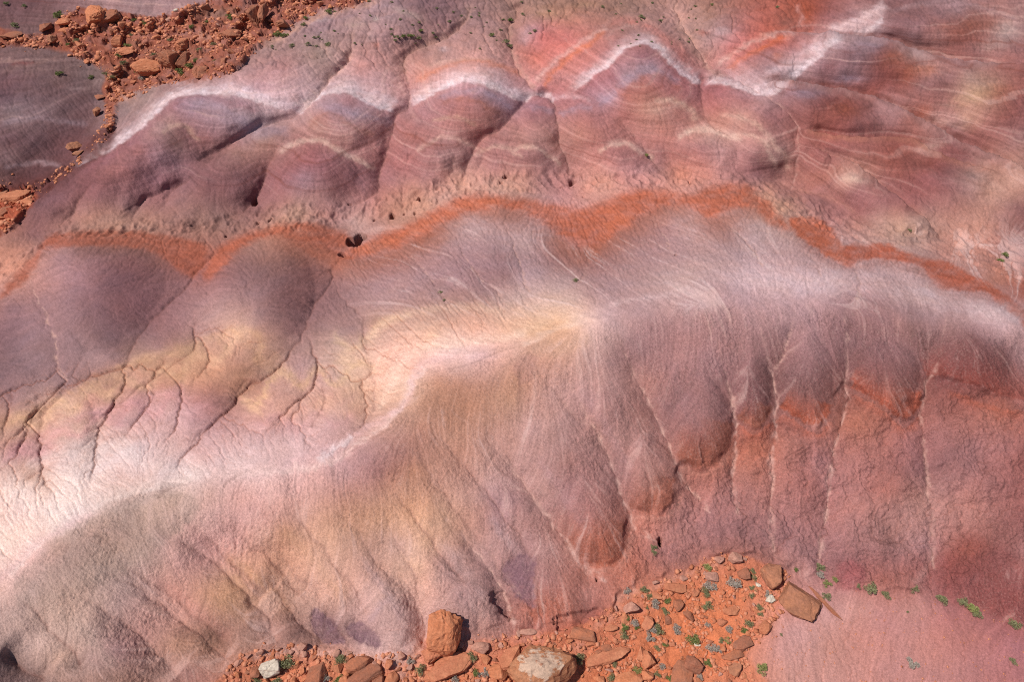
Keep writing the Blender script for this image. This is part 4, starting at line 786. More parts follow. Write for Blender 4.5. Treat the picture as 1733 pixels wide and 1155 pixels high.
# ------------------------------------------------------------------ helpers for objects
COLN = S.collection
def tag(o, label=None, cat=None, group=None, kind=None):
    if label: o['label'] = label
    if cat: o['category'] = cat
    if group: o['group'] = group
    if kind: o['kind'] = kind
    return o
def mesh_from(name, V_, F_, mat, smooth_=True):
    me = bpy.data.meshes.new(name); V_ = np.asarray(V_, np.float32); F_ = np.asarray(F_, np.int32); k = F_.shape[1]
    me.vertices.add(len(V_)); me.vertices.foreach_set('co', V_.ravel())
    me.loops.add(F_.size); me.loops.foreach_set('vertex_index', F_.ravel())
    me.polygons.add(len(F_)); me.polygons.foreach_set('loop_start', np.arange(0, F_.size, k, dtype=np.int32)); me.polygons.foreach_set('loop_total', np.full(len(F_), k, np.int32))
    me.update(calc_edges=True)
    if smooth_: me.polygons.foreach_set('use_smooth', np.ones(len(F_), bool))
    me.materials.append(mat); return me
def new_mat(name):
    m = bpy.data.materials.new(name); m.use_nodes = True; n = m.node_tree; n.nodes.clear()
    o = n.nodes.new('ShaderNodeOutputMaterial'); b = n.nodes.new('ShaderNodeBsdfPrincipled'); b.inputs['Roughness'].default_value = .95
    b.inputs['Specular IOR Level'].default_value = .15
    n.links.new(b.outputs[0], o.inputs[0]); return m, n, b
def N(n, t, **kw):
    x = n.nodes.new(t)
    for k, v in kw.items():
        if k in x.inputs: x.inputs[k].default_value = v
        else: setattr(x, k, v)
    return x
def noise_node(n, scale, detail=4, rough=.6, vec=None):
    x = N(n, 'ShaderNodeTexNoise', Scale=scale, Detail=detail, Roughness=rough)
    if vec is not None: n.links.new(vec, x.inputs['Vector'])
    return x
def maprange(n, src, a, b, c, d):
    x = n.nodes.new('ShaderNodeMapRange'); n.links.new(src, x.inputs[0])
    for i, v in enumerate((a, b, c, d)): x.inputs[i + 1].default_value = v
    return x.outputs[0]
def mixcol(n, fac, a, b, mode='MIX'):
    x = n.nodes.new('ShaderNodeMix'); x.data_type = 'RGBA'; x.blend_type = mode
    for s, v in ((x.inputs[0], fac), (x.inputs[6], a), (x.inputs[7], b)):
        if isinstance(v, bpy.types.NodeSocket): n.links.new(v, s)
        else: s.default_value = v
    return x.outputs[2]

# ground material: bed colour, fine grain, broken crust
gm, n, b = new_mat('badlands_clay')
at = N(n, 'ShaderNodeAttribute', attribute_name='beds'); rg = N(n, 'ShaderNodeAttribute', attribute_name='crust')
tc = n.nodes.new('ShaderNodeTexCoord'); vec = tc.outputs['Object']
n1 = noise_node(n, 9, 5, .65, vec); n2 = noise_node(n, 2.2, 4, .6, vec); n3 = noise_node(n, 30, 2, .5, vec)
g1 = maprange(n, n1.outputs[0], .3, .7, .80, 1.20); g3 = maprange(n, n3.outputs[0], .3, .7, .86, 1.14)
mu = N(n, 'ShaderNodeMath', operation='MULTIPLY'); n.links.new(g1, mu.inputs[0]); n.links.new(g3, mu.inputs[1])
cb = n.nodes.new('ShaderNodeVectorMath'); cb.operation = 'SCALE'; n.links.new(at.outputs['Color'], cb.inputs[0]); n.links.new(mu.outputs[0], cb.inputs['Scale'])
n.links.new(cb.outputs[0], b.inputs['Base Color'])
ad = N(n, 'ShaderNodeMath', operation='MULTIPLY_ADD'); n.links.new(n2.outputs[0], ad.inputs[0]); ad.inputs[1].default_value = .5; n.links.new(n1.outputs[0], ad.inputs[2])
bp = N(n, 'ShaderNodeBump', Distance=.10); n.links.new(ad.outputs[0], bp.inputs['Height']); n.links.new(rg.outputs['Fac'], bp.inputs['Strength']); n.links.new(bp.outputs[0], b.inputs['Normal'])

# ------------------------------------------------------------------ the land
rough = np.clip(.55 + .45 * near_m * mod + .25 * pink_m + .2 * talus_m - .1 * flat_m, .1, 1)
idx = np.arange(NU * NV).reshape(NV, NU)
Fq = np.stack([idx[:-1, :-1], idx[1:, :-1], idx[1:, 1:], idx[:-1, 1:]], -1).reshape(-1, 4)
me = mesh_from('badlands', np.stack([X, Y, Z], -1).reshape(-1, 3), Fq, gm)
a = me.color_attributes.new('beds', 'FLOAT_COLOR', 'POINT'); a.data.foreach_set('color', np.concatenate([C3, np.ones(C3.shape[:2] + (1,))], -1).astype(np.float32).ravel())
a = me.attributes.new('crust', 'FLOAT', 'POINT'); a.data.foreach_set('value', rough.astype(np.float32).ravel())
land = bpy.data.objects.new('ground', me); COLN.objects.link(land)
tag(land, 'banded clay badlands hills, ridges and gullies in purple, white, orange and pink', 'ground', kind='structure')
pm, n, b = new_mat('desert_plain'); tc = n.nodes.new('ShaderNodeTexCoord'); q = noise_node(n, .02, 8, .65, tc.outputs['Object'])
b.inputs['Base Color'].default_value = (.3, .16, .12, 1); n.links.new(mixcol(n, q.outputs[0], (.22, .12, .10, 1), (.42, .26, .2, 1)), b.inputs['Base Color'])
g = 40; ax = np.linspace(-1, 1, g); ax = np.sign(ax) * np.abs(ax) ** 3 * 9000; gx_, gy_ = np.meshgrid(ax, ax)
gz = -8 + 0 * gx_; idx = np.arange(g * g).reshape(g, g)
Fp = np.stack([idx[:-1, :-1], idx[:-1, 1:], idx[1:, 1:], idx[1:, :-1]], -1).reshape(-1, 4)
pl_ = bpy.data.objects.new('desert_plain', mesh_from('desert_plain', np.stack([gx_, gy_, gz], -1).reshape(-1, 3), Fp, pm)); COLN.objects.link(pl_)
tag(pl_, 'flat desert plain round the badlands', 'plain', kind='structure')

# ------------------------------------------------------------------ placing
def at(u, v):
    return Vector((float(samp(X, u, v)), float(samp(Y, u, v)), float(samp(Z - HD, u, v))))
def mpp(u, v):                                # metres per photo pixel there
    return (at(u, v) - camo.location).length / math.hypot(FPX, math.hypot(u - 866.5, v - 577.5))
def upat(u, v):
    a = at(u, v); b_ = at(u + 14, v) - a; c = at(u, v - 14) - a; q = b_.cross(c); q.normalize(); return q if q.z > 0 else -q

# ------------------------------------------------------------------ sandstone
def rock_mat(name, c1, c2, c3, cap=None, sc=1.0):
    m, n, b = new_mat(name); tc = n.nodes.new('ShaderNodeTexCoord'); oi = n.nodes.new('ShaderNodeObjectInfo'); v = tc.outputs['Object']
    a_ = noise_node(n, 1.3 * sc, 6, .7, v); d_ = noise_node(n, 7 * sc, 5, .7, v)
    mp = n.nodes.new('ShaderNodeMapping'); mp.inputs['Scale'].default_value = (.5, .7, 7); mp.inputs['Rotation'].default_value = (.5, .3, 0); n.links.new(v, mp.inputs[0]); st = noise_node(n, 1.2 * sc, 4, .6, mp.outputs[0])
    c = mixcol(n, oi.outputs['Random'], c1, c2); c = mixcol(n, maprange(n, a_.outputs[0], .42, .68, 0, .8), c, c3)
    c = mixcol(n, maprange(n, st.outputs[0], .4, .6, 0, .35), c, tuple(x * .62 for x in c1[:3]) + (1,))
    if cap:
        g_ = n.nodes.new('ShaderNodeSeparateXYZ'); n.links.new(v, g_.inputs[0])
        ad_ = N(n, 'ShaderNodeMath', operation='MULTIPLY_ADD'); n.links.new(a_.outputs[0], ad_.inputs[0]); ad_.inputs[1].default_value = 2.2; n.links.new(g_.outputs[2], ad_.inputs[2])
        c = mixcol(n, maprange(n, ad_.outputs[0], cap[0], cap[0] + .12, 0, .95), c, cap[2]); c = mixcol(n, maprange(n, ad_.outputs[0], cap[1], cap[1] + .1, 0, .85), c, cap[3])
    n.links.new(mixcol(n, .5, c, mixcol(n, maprange(n, d_.outputs[0], .3, .7, 0, 1), (.55, .55, .55, 1), (1.5, 1.45, 1.4, 1)), 'MULTIPLY'), b.inputs['Base Color'])
    bp = N(n, 'ShaderNodeBump', Distance=.06, Strength=.6); s_ = N(n, 'ShaderNodeMath', operation='ADD'); n.links.new(d_.outputs[0], s_.inputs[0]); n.links.new(st.outputs[0], s_.inputs[1]); n.links.new(s_.outputs[0], bp.inputs['Height']); n.links.new(bp.outputs[0], b.inputs['Normal'])
    return m
RM = {'o': rock_mat('orange_sandstone', (.52, .185, .09, 1), (.45, .165, .095, 1), (.58, .25, .14, 1)),
      'b': rock_mat('brown_varnished_sandstone', (.42, .155, .085, 1), (.34, .13, .08, 1), (.24, .12, .085, 1)),
      'p': rock_mat('pink_clay_stone', (.46, .22, .16, 1), (.42, .22, .17, 1), (.55, .30, .23, 1)),
      'c': rock_mat('cream_stone', (.62, .52, .42, 1), (.55, .47, .38, 1), (.70, .62, .52, 1)),
      'g': rock_mat('grey_brown_stone', (.38, .165, .10, 1), (.34, .15, .095, 1), (.46, .19, .10, 1)),
      'w': rock_mat('capped_sandstone', (.44, .19, .10, 1), (.44, .19, .10, 1), (.36, .17, .10, 1), (2.35, 2.95, (.52, .36, .27, 1), (.40, .17, .10, 1)))}
def rock_mesh(name, seed, mat, dims=(1, 1, 1), npts=16, blocky=.5, rnd=.0, lv=2, rough_=.06):
    r = random.Random(seed); bm = bmesh.new()
    for _ in range(npts):
        d = Vector((r.gauss(0, 1), r.gauss(0, 1), r.gauss(0, 1))); d.normalize()
        k = max(abs(d.x), abs(d.y), abs(d.z)); d = d.lerp(d / k, blocky) * (1 - .18 * r.random())
        bm.verts.new((d.x * .5, d.y * .5, d.z * .5))
    ret = bmesh.ops.convex_hull(bm, input=bm.verts)
    bmesh.ops.delete(bm, geom=[v for v in bm.verts if not v.link_faces], context='VERTS')
    bmesh.ops.bevel(bm, geom=list(bm.edges), offset=.035 + .05 * rnd, segments=1, affect='EDGES', clamp_overlap=True)
    bmesh.ops.triangulate(bm, faces=bm.faces)
    for _ in range(lv):
        bmesh.ops.subdivide_edges(bm, edges=[e for e in bm.edges if e.calc_length() > .10], cuts=1, use_grid_fill=True)
        bmesh.ops.triangulate(bm, faces=bm.faces)
    if rnd: bmesh.ops.smooth_vert(bm, verts=bm.verts, factor=.5, use_axis_x=True, use_axis_y=True, use_axis_z=True)
    co = np.array([v.co[:] for v in bm.verts])
    ox = r.random() * 50
    # straight fractures across the block and general wear
    nn_ = co * dims; f = perlin(nn_[:, 0] * 3 + ox, nn_[:, 1] * 3 + nn_[:, 2] * 2.2, seed) + .5 * perlin(nn_[:, 0] * 7 + ox, nn_[:, 1] * 7 + nn_[:, 2] * 6, seed + 3)
    strat = perlin(nn_[:, 2] * 5 + .4 * nn_[:, 0], nn_[:, 0] * .4 + ox, seed + 5)
    s_ = 1 + rough_ * f + rough_ * .8 * strat
    if lv >= 2:
        q = Vector((r.gauss(0, 1), r.gauss(0, 1), r.gauss(0, .4))).normalized(); dd = co @ np.array(q[:]) - r.uniform(-.12, .12) + .04 * f
        s_ -= .10 * np.exp(-(dd / .022) ** 2) * (co[:, 2] > -.2)
    for v, k in zip(bm.verts, s_): v.co = Vector((v.co.x * k * dims[0], v.co.y * k * dims[1], v.co.z * k * dims[2]))
    me = bpy.data.meshes.new(name); bm.to_mesh(me); bm.free(); me.materials.append(mat)
    return me
G_WASH = 'sandstone boulders in the lower wash'; G_CLIFF = 'sandstone blocks of the upper left rubble ledge'
# u, v, width px, height px, turn deg, rise (height / width), kind, label
BIG = """
917,1122,102,74,4,.85,w|huge rounded boulder with a cream top and rust patch at the foot of the slope
751,1062,52,62,78,1.25,o|tall upright cracked orange boulder standing at the slope foot
733,1102,28,28,30,.7,o|squarish orange block leaning against the left foot of the tall upright boulder
762,1121,64,34,15,.45,o|broad flat orange slab just below the tall upright boulder
459,1128,30,27,20,.7,c|cream white boulder between red rocks at the lower left
536,1134,30,52,-14,.6,b|long brown boulder pointing downhill near the bottom left, streaked dark
610,1120,42,25,18,.6,b|dark topped orange boulder behind the wide tilted one at the bottom
616,1143,56,26,30,.6,b|wide tilted brown orange boulder at the bottom edge
640,1150,24,24,60,.6,b|small brown block wedged right of the wide tilted boulder
661,1148,26,22,50,.6,o|orange block at the right end of the bottom left boulder row
434,1134,18,20,0,.6,b|small dark rock left of the cream white boulder
513,1093,20,15,0,.6,p|pale pink rock at the slope foot above the long brown boulder
659,1122,14,18,80,.7,o|small standing orange rock in the pale sand strip
813,1093,28,22,0,.6,p|smooth pinkish boulder between the upright one and the tilted slab
864,1097,22,48,-38,.5,o|sharp tilted orange slab left of the huge cream topped boulder
846,1132,36,26,0,.55,o|low orange boulder left of the huge cream topped boulder
733,1143,34,20,-20,.5,o|flat brown orange slab at the bottom edge below the tall boulder
894,1069,26,13,0,.4,p|low pink slab under the dark undercut above the huge boulder
987,1071,40,22,-18,.35,b|reddish flat slab with a pointed end right of the huge boulder
1068,1026,26,24,20,.7,p|rounded pink boulder at the upper corner of the orange rubble
1143,992,34,16,-8,.45,o|flat orange slab on the pale upper edge of the rubble
1205,974,24,17,0,.5,p|pinkish flat rock at the rubble's upper edge
1243,942,22,19,0,.8,p|rounded pink boulder topping the rubble under the pink slope
1257,967,18,22,0,.6,b|brown upright stone below the topmost pink boulder
1306,966,32,40,-70,.6,g|grey brown cracked block behind the biggest angular boulder
1352,1003,56,56,-24,.4,g|biggest angular brown boulder with orange cracks on the right edge of the rubble
1028,1108,66,20,12,.4,o|long flat orange slab in the middle of the bottom rubble
1096,1112,22,28,0,.7,o|upright square orange block right of the long flat slab
1083,1102,14,22,0,.6,o|narrow orange stone between the long slab and the square block
1153,1132,30,54,-22,.35,b|big smooth brown slab lying flat at the bottom with a dark crack beside it
1172,1122,27,27,-30,.6,b|rounded brown boulder right of the big smooth slab
1095,1138,18,20,0,.6,o|small rounded orange boulder below the upright square block
1062,1146,44,22,6,.4,o|wide low orange slab at the bottom edge of the rubble
1237,1032,26,15,10,.5,o|wedge shaped orange rock in the upper middle of the rubble
1257,1086,34,20,30,.45,b|tilted brown slab by the right edge of the rubble
1239,1107,36,14,14,.4,b|thin flat slab below the tilted brown slab
1243,1125,18,26,-12,.6,g|grey brown rock at the lower right corner of the rubble
1294,1059,22,18,38,.5,o|orange flake rock where the rubble meets the smooth pink flat
1222,1051,18,15,0,.6,o|round orange rock below the wedge shaped rock
1096,1052,22,20,45,.6,o|dark edged orange block above the middle of the rubble
1026,1095,18,12,0,.5,b|small brown slab behind the long flat orange slab
1002,1089,20,12,0,.5,o|low orange rock left of the small brown slab
1174,1001,10,14,30,.6,o|narrow orange rock just below the pale upper edge slab
1111,1008,20,12,-15,.5,o|flat orange rock beside the two upper green bushes
1034,1061,20,13,20,.5,o|flat orange rock at the left edge of the rubble
1148,1021,16,20,10,.5,b|brown angular rock right of the upper round bush
1217,946,16,14,0,.7,p|small pink boulder left of the topmost rubble boulder
1157,977,14,12,0,.6,p|small pink rock on the pale rubble edge
1013,1148,18,14,0,.6,o|orange rock at the bottom edge left of the wide low slab
1397,1004,6,58,32,1.2,b|long thin brown splinter of rock lying beyond the biggest angular boulder
1302,1012,16,14,0,.6,c|small pale stone beside a grey bush near the biggest boulder
1283,989,8,11,0,.7,c|white stone in the orange rubble left of the grey brown block
1180,1091,11,6,0,.5,c|white flat stone right below the brightest green bush
"""
FARB = """
252,115,44,26,-6,.7,o|largest rounded orange boulder overhanging dark shade on the upper left ledge
291,104,28,26,0,.9,b|dark square block right of the largest ledge boulder
312,99,14,24,0,1.1,b|narrow upright dark block on the upper left ledge
310,74,22,20,10,.8,o|bright topped orange block alone on the olive ledge
200,69,18,17,0,.8,o|rounded orange boulder in the middle of the upper left ledge
392,56,28,14,5,.5,b|flat overhanging slab above the dark hollow of the ledge
340,121,26,20,0,.8,b|dark brown block at the ledge's lower right end
110,34,22,13,10,.6,o|orange slab beside the dark green bush on the ledge
113,48,24,9,0,.5,o|flat orange slab below the ledge's top left bush
78,46,16,13,0,.7,b|brown rock on the far left of the ledge top
166,28,30,22,15,.8,o|jagged orange outcrop on the crest of the upper left ledge
190,29,26,20,-10,.8,b|jagged brown outcrop beside the orange one on the ledge crest
216,86,26,12,0,.55,o|low rounded orange boulder left above the largest ledge boulder
434,27,22,32,0,1.3,b|tall split outcrop of red rock near the top edge
448,22,14,30,10,1.3,b|second upright spike right of the tall split outcrop
480,44,19,15,0,.8,b|red brown boulder above the bushes right of the ledge
92,71,14,12,0,.9,g|grey brown rock at the ledge's left foot
25,57,28,10,0,.5,b|long dark rock at the left edge of the ledge
128,248,22,17,30,.8,g|dark block lying in the left ravine
135,258,18,10,0,.6,g|dark flat rock below the block in the left ravine
167,188,12,14,0,.9,g|narrow dark rock high in the left ravine
170,162,18,8,0,.5,b|flat brown rock near the head of the left ravine
148,103,10,7,0,.6,o|lone orange stone on the grey slope left of the ledge
184,217,10,7,0,.6,o|bright orange stone on the lip of the left ravine
294,86,5,5,0,.7,c|tiny white stone on the olive part of the ledge
299,18,7,6,0,.8,c|small white stone near the top edge above the ledge
28,331,40,22,10,.6,o|big orange rock mass at the mouth of the left ravine
8,355,24,18,0,.6,b|red brown block at the left edge below the ravine mouth
48,340,20,12,0,.6,o|orange rock on the right shoulder of the ravine mouth mass
8,39,14,5,0,.7,g|grey rock at the left edge above the ravine mouth
"""
FARB = FARB.replace("8,39,14,5,0,.7,g|grey rock at the left edge above the ravine mouth\n", "3,324,16,10,0,.7,g|grey rock at the left edge above the ravine mouth\n")
seed = 100
for text, grp in ((BIG, G_WASH), (FARB, G_CLIFF)):
    for ln in text.strip().splitlines():
        g_, label = ln.split('|'); u, v, w_, h_, rot, rise, k = g_.split(','); u, v, w_, h_, rot, rise = map(float, (u, v, w_, h_, rot, rise)); seed += 1
        m_ = mpp(u, v); el = math.asin(min(1, max(.2, -(at(u, v) - camo.location).normalized().z)))
        w_ *= 1.25; h_ *= 1.22; sx = w_ * m_; sz = min(w_, h_) * m_ * rise * 1.15 if rise < 1 else min(w_, h_) * m_ * rise
        sy = max((h_ * m_ - sz * math.cos(el) * .6) / math.sin(el), .7 * h_ * m_)
        dims = (sx, sy, sz)
        if abs(rot) > 60: dims = (sy, sx, sz)
        me = rock_mesh('boulder', seed, RM[k], dims, npts=30 if w_ > 60 else (22 if w_ > 25 else 15), blocky=.15 if k == 'w' else (.35 if k == 'p' else (.85 if w_ > 60 else .6)), rnd=1. if k in 'wp' else 0., lv=4 if w_ > 60 else (3 if w_ > 25 else 2), rough_=.05)
        o = bpy.data.objects.new('boulder', me); COLN.objects.link(o)
        p = at(u, v + (h_ * .25 if rise < 1 else h_ * .3)); o.location = p + Vector((0, 0, sz * .30)); o.rotation_euler = (0, 0, R(rot))
        tag(o, label, 'boulder', None)

REP0 = []
# smaller rocks: a few shapes, many copies
rnd = random.Random(5)
def inmask(M, u, v): return float(samp(M, u, v)) > .6
protos = {}
for k in 'obp':
    protos[k] = [rock_mesh('rock', 900 + 10 * i + ord(k), RM[k], (1, rnd.uniform(.6, 1), rnd.uniform(.4, .8)), npts=12, blocky=.6, lv=1, rough_=.08) for i in range(6)]
LAB = {'o': 'small orange rock lying in the rubble of the lower wash', 'b': 'small brown rock lying in the rubble of the lower wash', 'p': 'small pink stone on the pale sand edge of the lower wash'}
LAB2 = {'o': 'orange broken rock on the upper left ledge', 'b': 'dark red broken rock on the upper left ledge', 'p': 'pale pink stone on the upper left ledge'}
used = [tuple(map(float, l.split(',')[:2])) for l in BIG.strip().splitlines()]
def scatter(nmax, M, ub, vb, s0, s1, labs, grp, place):
    c = 0; t = 0
    while c < nmax and t < 20000:
        t += 1; u = rnd.uniform(*ub); v = rnd.uniform(*vb)
        if not inmask(M, u, v): continue
        s = s0 + (s1 - s0) * rnd.random() ** 2.5
        if any(abs(u - a) < s * .8 + 4 and abs(v - b_) < s * .7 + 4 for a, b_ in used): continue
        edge = not inmask(M, u, v - 14)
        k = 'p' if (edge and place == 'wash') or rnd.random() < .06 else ('b' if rnd.random() < (.25 if place == 'wash' else .45) else 'o')
        o = bpy.data.objects.new('rock', rnd.choice(protos[k])); COLN.objects.link(o)
        m_ = mpp(u, v); sz = s * m_; o.scale = (sz, sz, sz); o.rotation_euler = (rnd.uniform(-.3, .3), rnd.uniform(-.3, .3), rnd.uniform(0, 6.28)); o.location = at(u, v) + Vector((0, 0, sz * .14))
        tag(o, labs[k], 'rock', grp + {'o': ', orange', 'b': ', brown', 'p': ', pink'}[k]); used.append((u, v)); c += 1; REP0.append((o, u, v, {'o': 'orange', 'b': 'brown', 'p': 'pink'}[k] + (' rock' if s > 16 else ' small rock'), place))
scatter(60, talus_m, (395, 900), (1080, 1160), 12, 34, LAB, 'small rocks of the lower wash', 'wash')
scatter(115, talus_m, (395, 1335), (940, 1160), 8, 30, LAB, 'small rocks of the lower wash', 'wash')
used = [tuple(map(float, l.split(',')[:2])) for l in FARB.strip().splitlines()]
scatter(130, rock_m, (0, 620), (0, 385), 7, 22, LAB2, 'small rocks of the upper left ledge', 'ledge')

# gravel and chips nobody could count
def chips(name, M, ub, vb, count, s0, s1, mat, label, seed):
    r = np.random.default_rng(seed); u = r.uniform(*ub, count * 4); v = r.uniform(*vb, count * 4); dens = samp(M, u, v) * np.clip(.5 + 1.6 * perlin(u / 40, v / 30, seed), .08, 1)
    keep = r.random(u.shape) < dens; u = u[keep][:count]; v = v[keep][:count]; n_ = len(u)
    P = np.stack([samp(X, u, v), samp(Y, u, v), samp(Z, u, v)], 1); d = np.linalg.norm(P - np.array([0, 0, CAMZ]), axis=1) / FPX
    s = (s0 + (s1 - s0) * r.random(n_) ** 2.5) * d
    cube = np.array([[-1, -1, -1], [1, -1, -1], [1, 1, -1], [-1, 1, -1], [-1, -1, 1], [1, -1, 1], [1, 1, 1], [-1, 1, 1]]) * .5
    fc = np.array([[0, 3, 2, 1], [4, 5, 6, 7], [0, 1, 5, 4], [1, 2, 6, 5], [2, 3, 7, 6], [3, 0, 4, 7]])
    J = cube[None] * (1 + .5 * (r.random((n_, 8, 3)) - .5)) * np.stack([np.ones(n_), r.uniform(.5, 1, n_), r.uniform(.3, .8, n_)], 1)[:, None] * np.where(np.arange(8)[None, :, None] > 3, r.uniform(.45, .9, (n_, 1, 1)), 1)
    a_ = r.uniform(0, 6.28, n_); ti = r.uniform(-.5, .5, n_); c, s2 = np.cos(a_)[:, None], np.sin(a_)[:, None]; ct, st = np.cos(ti)[:, None], np.sin(ti)[:, None]
    x, y, z = J[..., 0], J[..., 1], J[..., 2]; y, z = y * ct - z * st, y * st + z * ct; x, y = x * c - y * s2, x * s2 + y * c
    Q = np.stack([x, y, z], -1) * s[:, None, None] + P[:, None] + np.array([0, 0, .1])[None, None] * s[:, None, None]
    F_ = (fc[None] + 8 * np.arange(n_)[:, None, None]).reshape(-1, 4)
    o = bpy.data.objects.new(name, mesh_from(name, Q.reshape(-1, 3), F_, mat, False)); COLN.objects.link(o); tag(o, label, 'gravel', kind='stuff')
cm, n, b = new_mat('rock_chips'); gi = n.nodes.new('ShaderNodeNewGeometry'); cr = mixcol(n, gi.outputs['Random Per Island'], (.42, .145, .075, 1), (.62, .26, .155, 1)); n.links.new(cr, b.inputs['Base Color'])
chips('gravel', talus_m, (380, 1340), (935, 1165), 3600, 1.5, 8, cm, 'orange gravel and chips covering the lower wash', 3)
chips('gravel', np.clip(blur(talus_m, 60) * (1 - talus_m) * 1.2, 0, 1), (380, 1360), (900, 1165), 900, 1.2, 5, cm, 'stray chips of rock on the clay round the lower rubble', 8)
chips('gravel', np.clip(blur(rock_m, 40) * (1 - rock_m) * 1.2, 0, 1), (-30, 640), (-20, 400), 700, 1.2, 4, cm, 'stray chips of rock on the clay round the upper left ledge', 9)
chips('gravel', flat_m, (1270, 1780), (1000, 1170), 260, 1.0, 3, cm, 'few small pebbles on the smooth pink flat', 10)
chips('gravel', rock_m, (-30, 640), (-20, 400), 8000, 1.5, 7, cm, 'red gravel and broken rock covering the upper left ledge', 4)

LM_WASH = [(751, 1075, 'the tall upright boulder'), (917, 1122, 'the huge cream topped boulder'), (459, 1128, 'the cream white boulder'), (536, 1134, 'the long brown boulder'), (616, 1143, 'the wide tilted boulder'),
 (1028, 1108, 'the long flat orange slab'), (1096, 1112, 'the upright square block'), (1153, 1132, 'the big smooth brown slab'), (1357, 1003, 'the biggest angular boulder'), (1243, 942, 'the topmost pink boulder'),
 (1237, 1032, 'the wedge shaped rock'), (1170, 1085, 'the brightest green bush'), (1068, 1026, 'the rounded pink corner boulder'), (1244, 986, 'the largest grey bush'), (1257, 1086, 'the tilted brown slab'), (813, 1093, 'the smooth pinkish boulder'), (987, 1071, 'the pointed reddish slab')]
LM_LEDGE = [(252, 115, 'the largest ledge boulder'), (310, 74, 'the bright topped block'), (166, 28, 'the jagged orange outcrop'), (434, 27, 'the tall split outcrop'), (28, 331, 'the ravine mouth rock mass'), (392, 56, 'the flat overhanging slab'),
 (200, 69, 'the rounded middle ledge boulder'), (128, 248, 'the dark ravine block'), (92, 71, 'the grey brown foot rock'), (148, 103, 'the lone orange slope stone'), (480, 44, 'the red brown boulder'), (25, 57, 'the long dark edge rock'), (340, 121, 'the dark lower end block'), (560, 5, 'the thin top end of the red ledge')]
LM_TOP = [(480, 50, 'the red ledge end'), (595, 80, 'the dark tan gully'), (700, 85, 'the middle tan gully'), (1165, 60, 'the pale sandy gully'), (785, 20, 'the dark grey cap'), (810, 138, 'the third white banded crest'), (575, 158, 'the second white banded crest'), (1090, 75, 'the tallest white banded peak'), (635, 32, 'the small white top patch'), (930, 20, 'the ochre mound')]
ORD = ['nearest', 'second', 'third', 'fourth', 'fifth', 'sixth', 'seventh', 'eighth', 'ninth', 'tenth', 'eleventh', 'twelfth', 'thirteenth', 'fourteenth', 'fifteenth', 'sixteenth']
REPS = []                                     # (object, photo u, photo v, what it is, landmark list)
REPS += [(o, u, v, w_, LM_WASH if pl == 'wash' else LM_LEDGE) for o, u, v, w_, pl in REP0]
def name_repeats():
    fam = {}
    for o, u, v, what, lm in REPS:
        a = min(lm, key=lambda q: (q[0] - u) ** 2 + (1.3 * (q[1] - v)) ** 2); dx, dy = u - a[0], v - a[1]
        dr = ('right of' if dx > 0 else 'left of') if abs(dx) > abs(dy) else ('below' if dy > 0 else 'above')
        fam.setdefault((what, dr, a[2]), []).append((math.hypot(dx, dy), o.name, o))
    for (what, dr, nm), l in fam.items():
        for i, (_, _, o) in enumerate(sorted(l, key=lambda q: q[:2])): o['label'] = f'{what}, {ORD[min(i, 15)]} one {dr} {nm}' if len(l) > 1 else f'{what}, the one {dr} {nm}'
# ------------------------------------------------------------------ desert shrubs
def bush_mat(name, c1, c2):
    m, n, b = new_mat(name); gi = n.nodes.new('ShaderNodeNewGeometry'); n.links.new(mixcol(n, gi.outputs['Random Per Island'], c1, c2), b.inputs['Base Color']); b.inputs['Roughness'].default_value = .8; return m
BM_ = {'s': bush_mat('sage_leaves', (.17, .17, .075, 1), (.30, .285, .155, 1)), 'g': bush_mat('grey_twigs', (.30, .25, .21, 1), (.46, .39, .33, 1)), 'n': bush_mat('green_leaves', (.13, .16, .045, 1), (.23, .25, .09, 1)), 'y': bush_mat('olive_leaves', (.22, .24, .07, 1), (.33, .33, .13, 1))}
def bush_mesh(seed, mat, n_=900, far_=False):
    r = np.random.default_rng(seed); V_ = []; F_ = []
    lobes = r.normal(0, .24, (9, 3)) * [1, 1, .4] + [0, 0, .28]
    for i in range(n_):
        c = lobes[r.integers(9)]; d = r.normal(0, 1, 3); d /= np.linalg.norm(d); d[2] = abs(d[2]) * .9 - .1
        p = c * [1, 1, 1] + d * (.20 * r.random() ** .4); L = r.uniform(.05, .11); wd = L * .32
        ax_ = d + r.normal(0, .5, 3); ax_ /= np.linalg.norm(ax_); sdv = np.cross(ax_, r.normal(0, 1, 3)); sdv /= np.linalg.norm(sdv) + 1e-9
        k = len(V_); V_ += [p, p + ax_ * L * .5 + sdv * wd, p + ax_ * L, p + ax_ * L * .5 - sdv * wd]; F_.append([k, k + 1, k + 2, k + 3])
    for i in range(26):                       # stems
        c = lobes[r.integers(9)] + r.normal(0, .08, 3); k = len(V_); a_ = np.array([0, 0, -.05]); q = np.array([.012, .008, 0])
        V_ += [a_ - q, a_ + q, c + q * .4, c - q * .4]; F_.append([k, k + 1, k + 2, k + 3])
    return mesh_from('bush', np.array(V_), F_, mat, False)
BMS = {k: [bush_mesh(50 + 7 * i + ord(k), m) for i in range(4)] for k, m in BM_.items()}
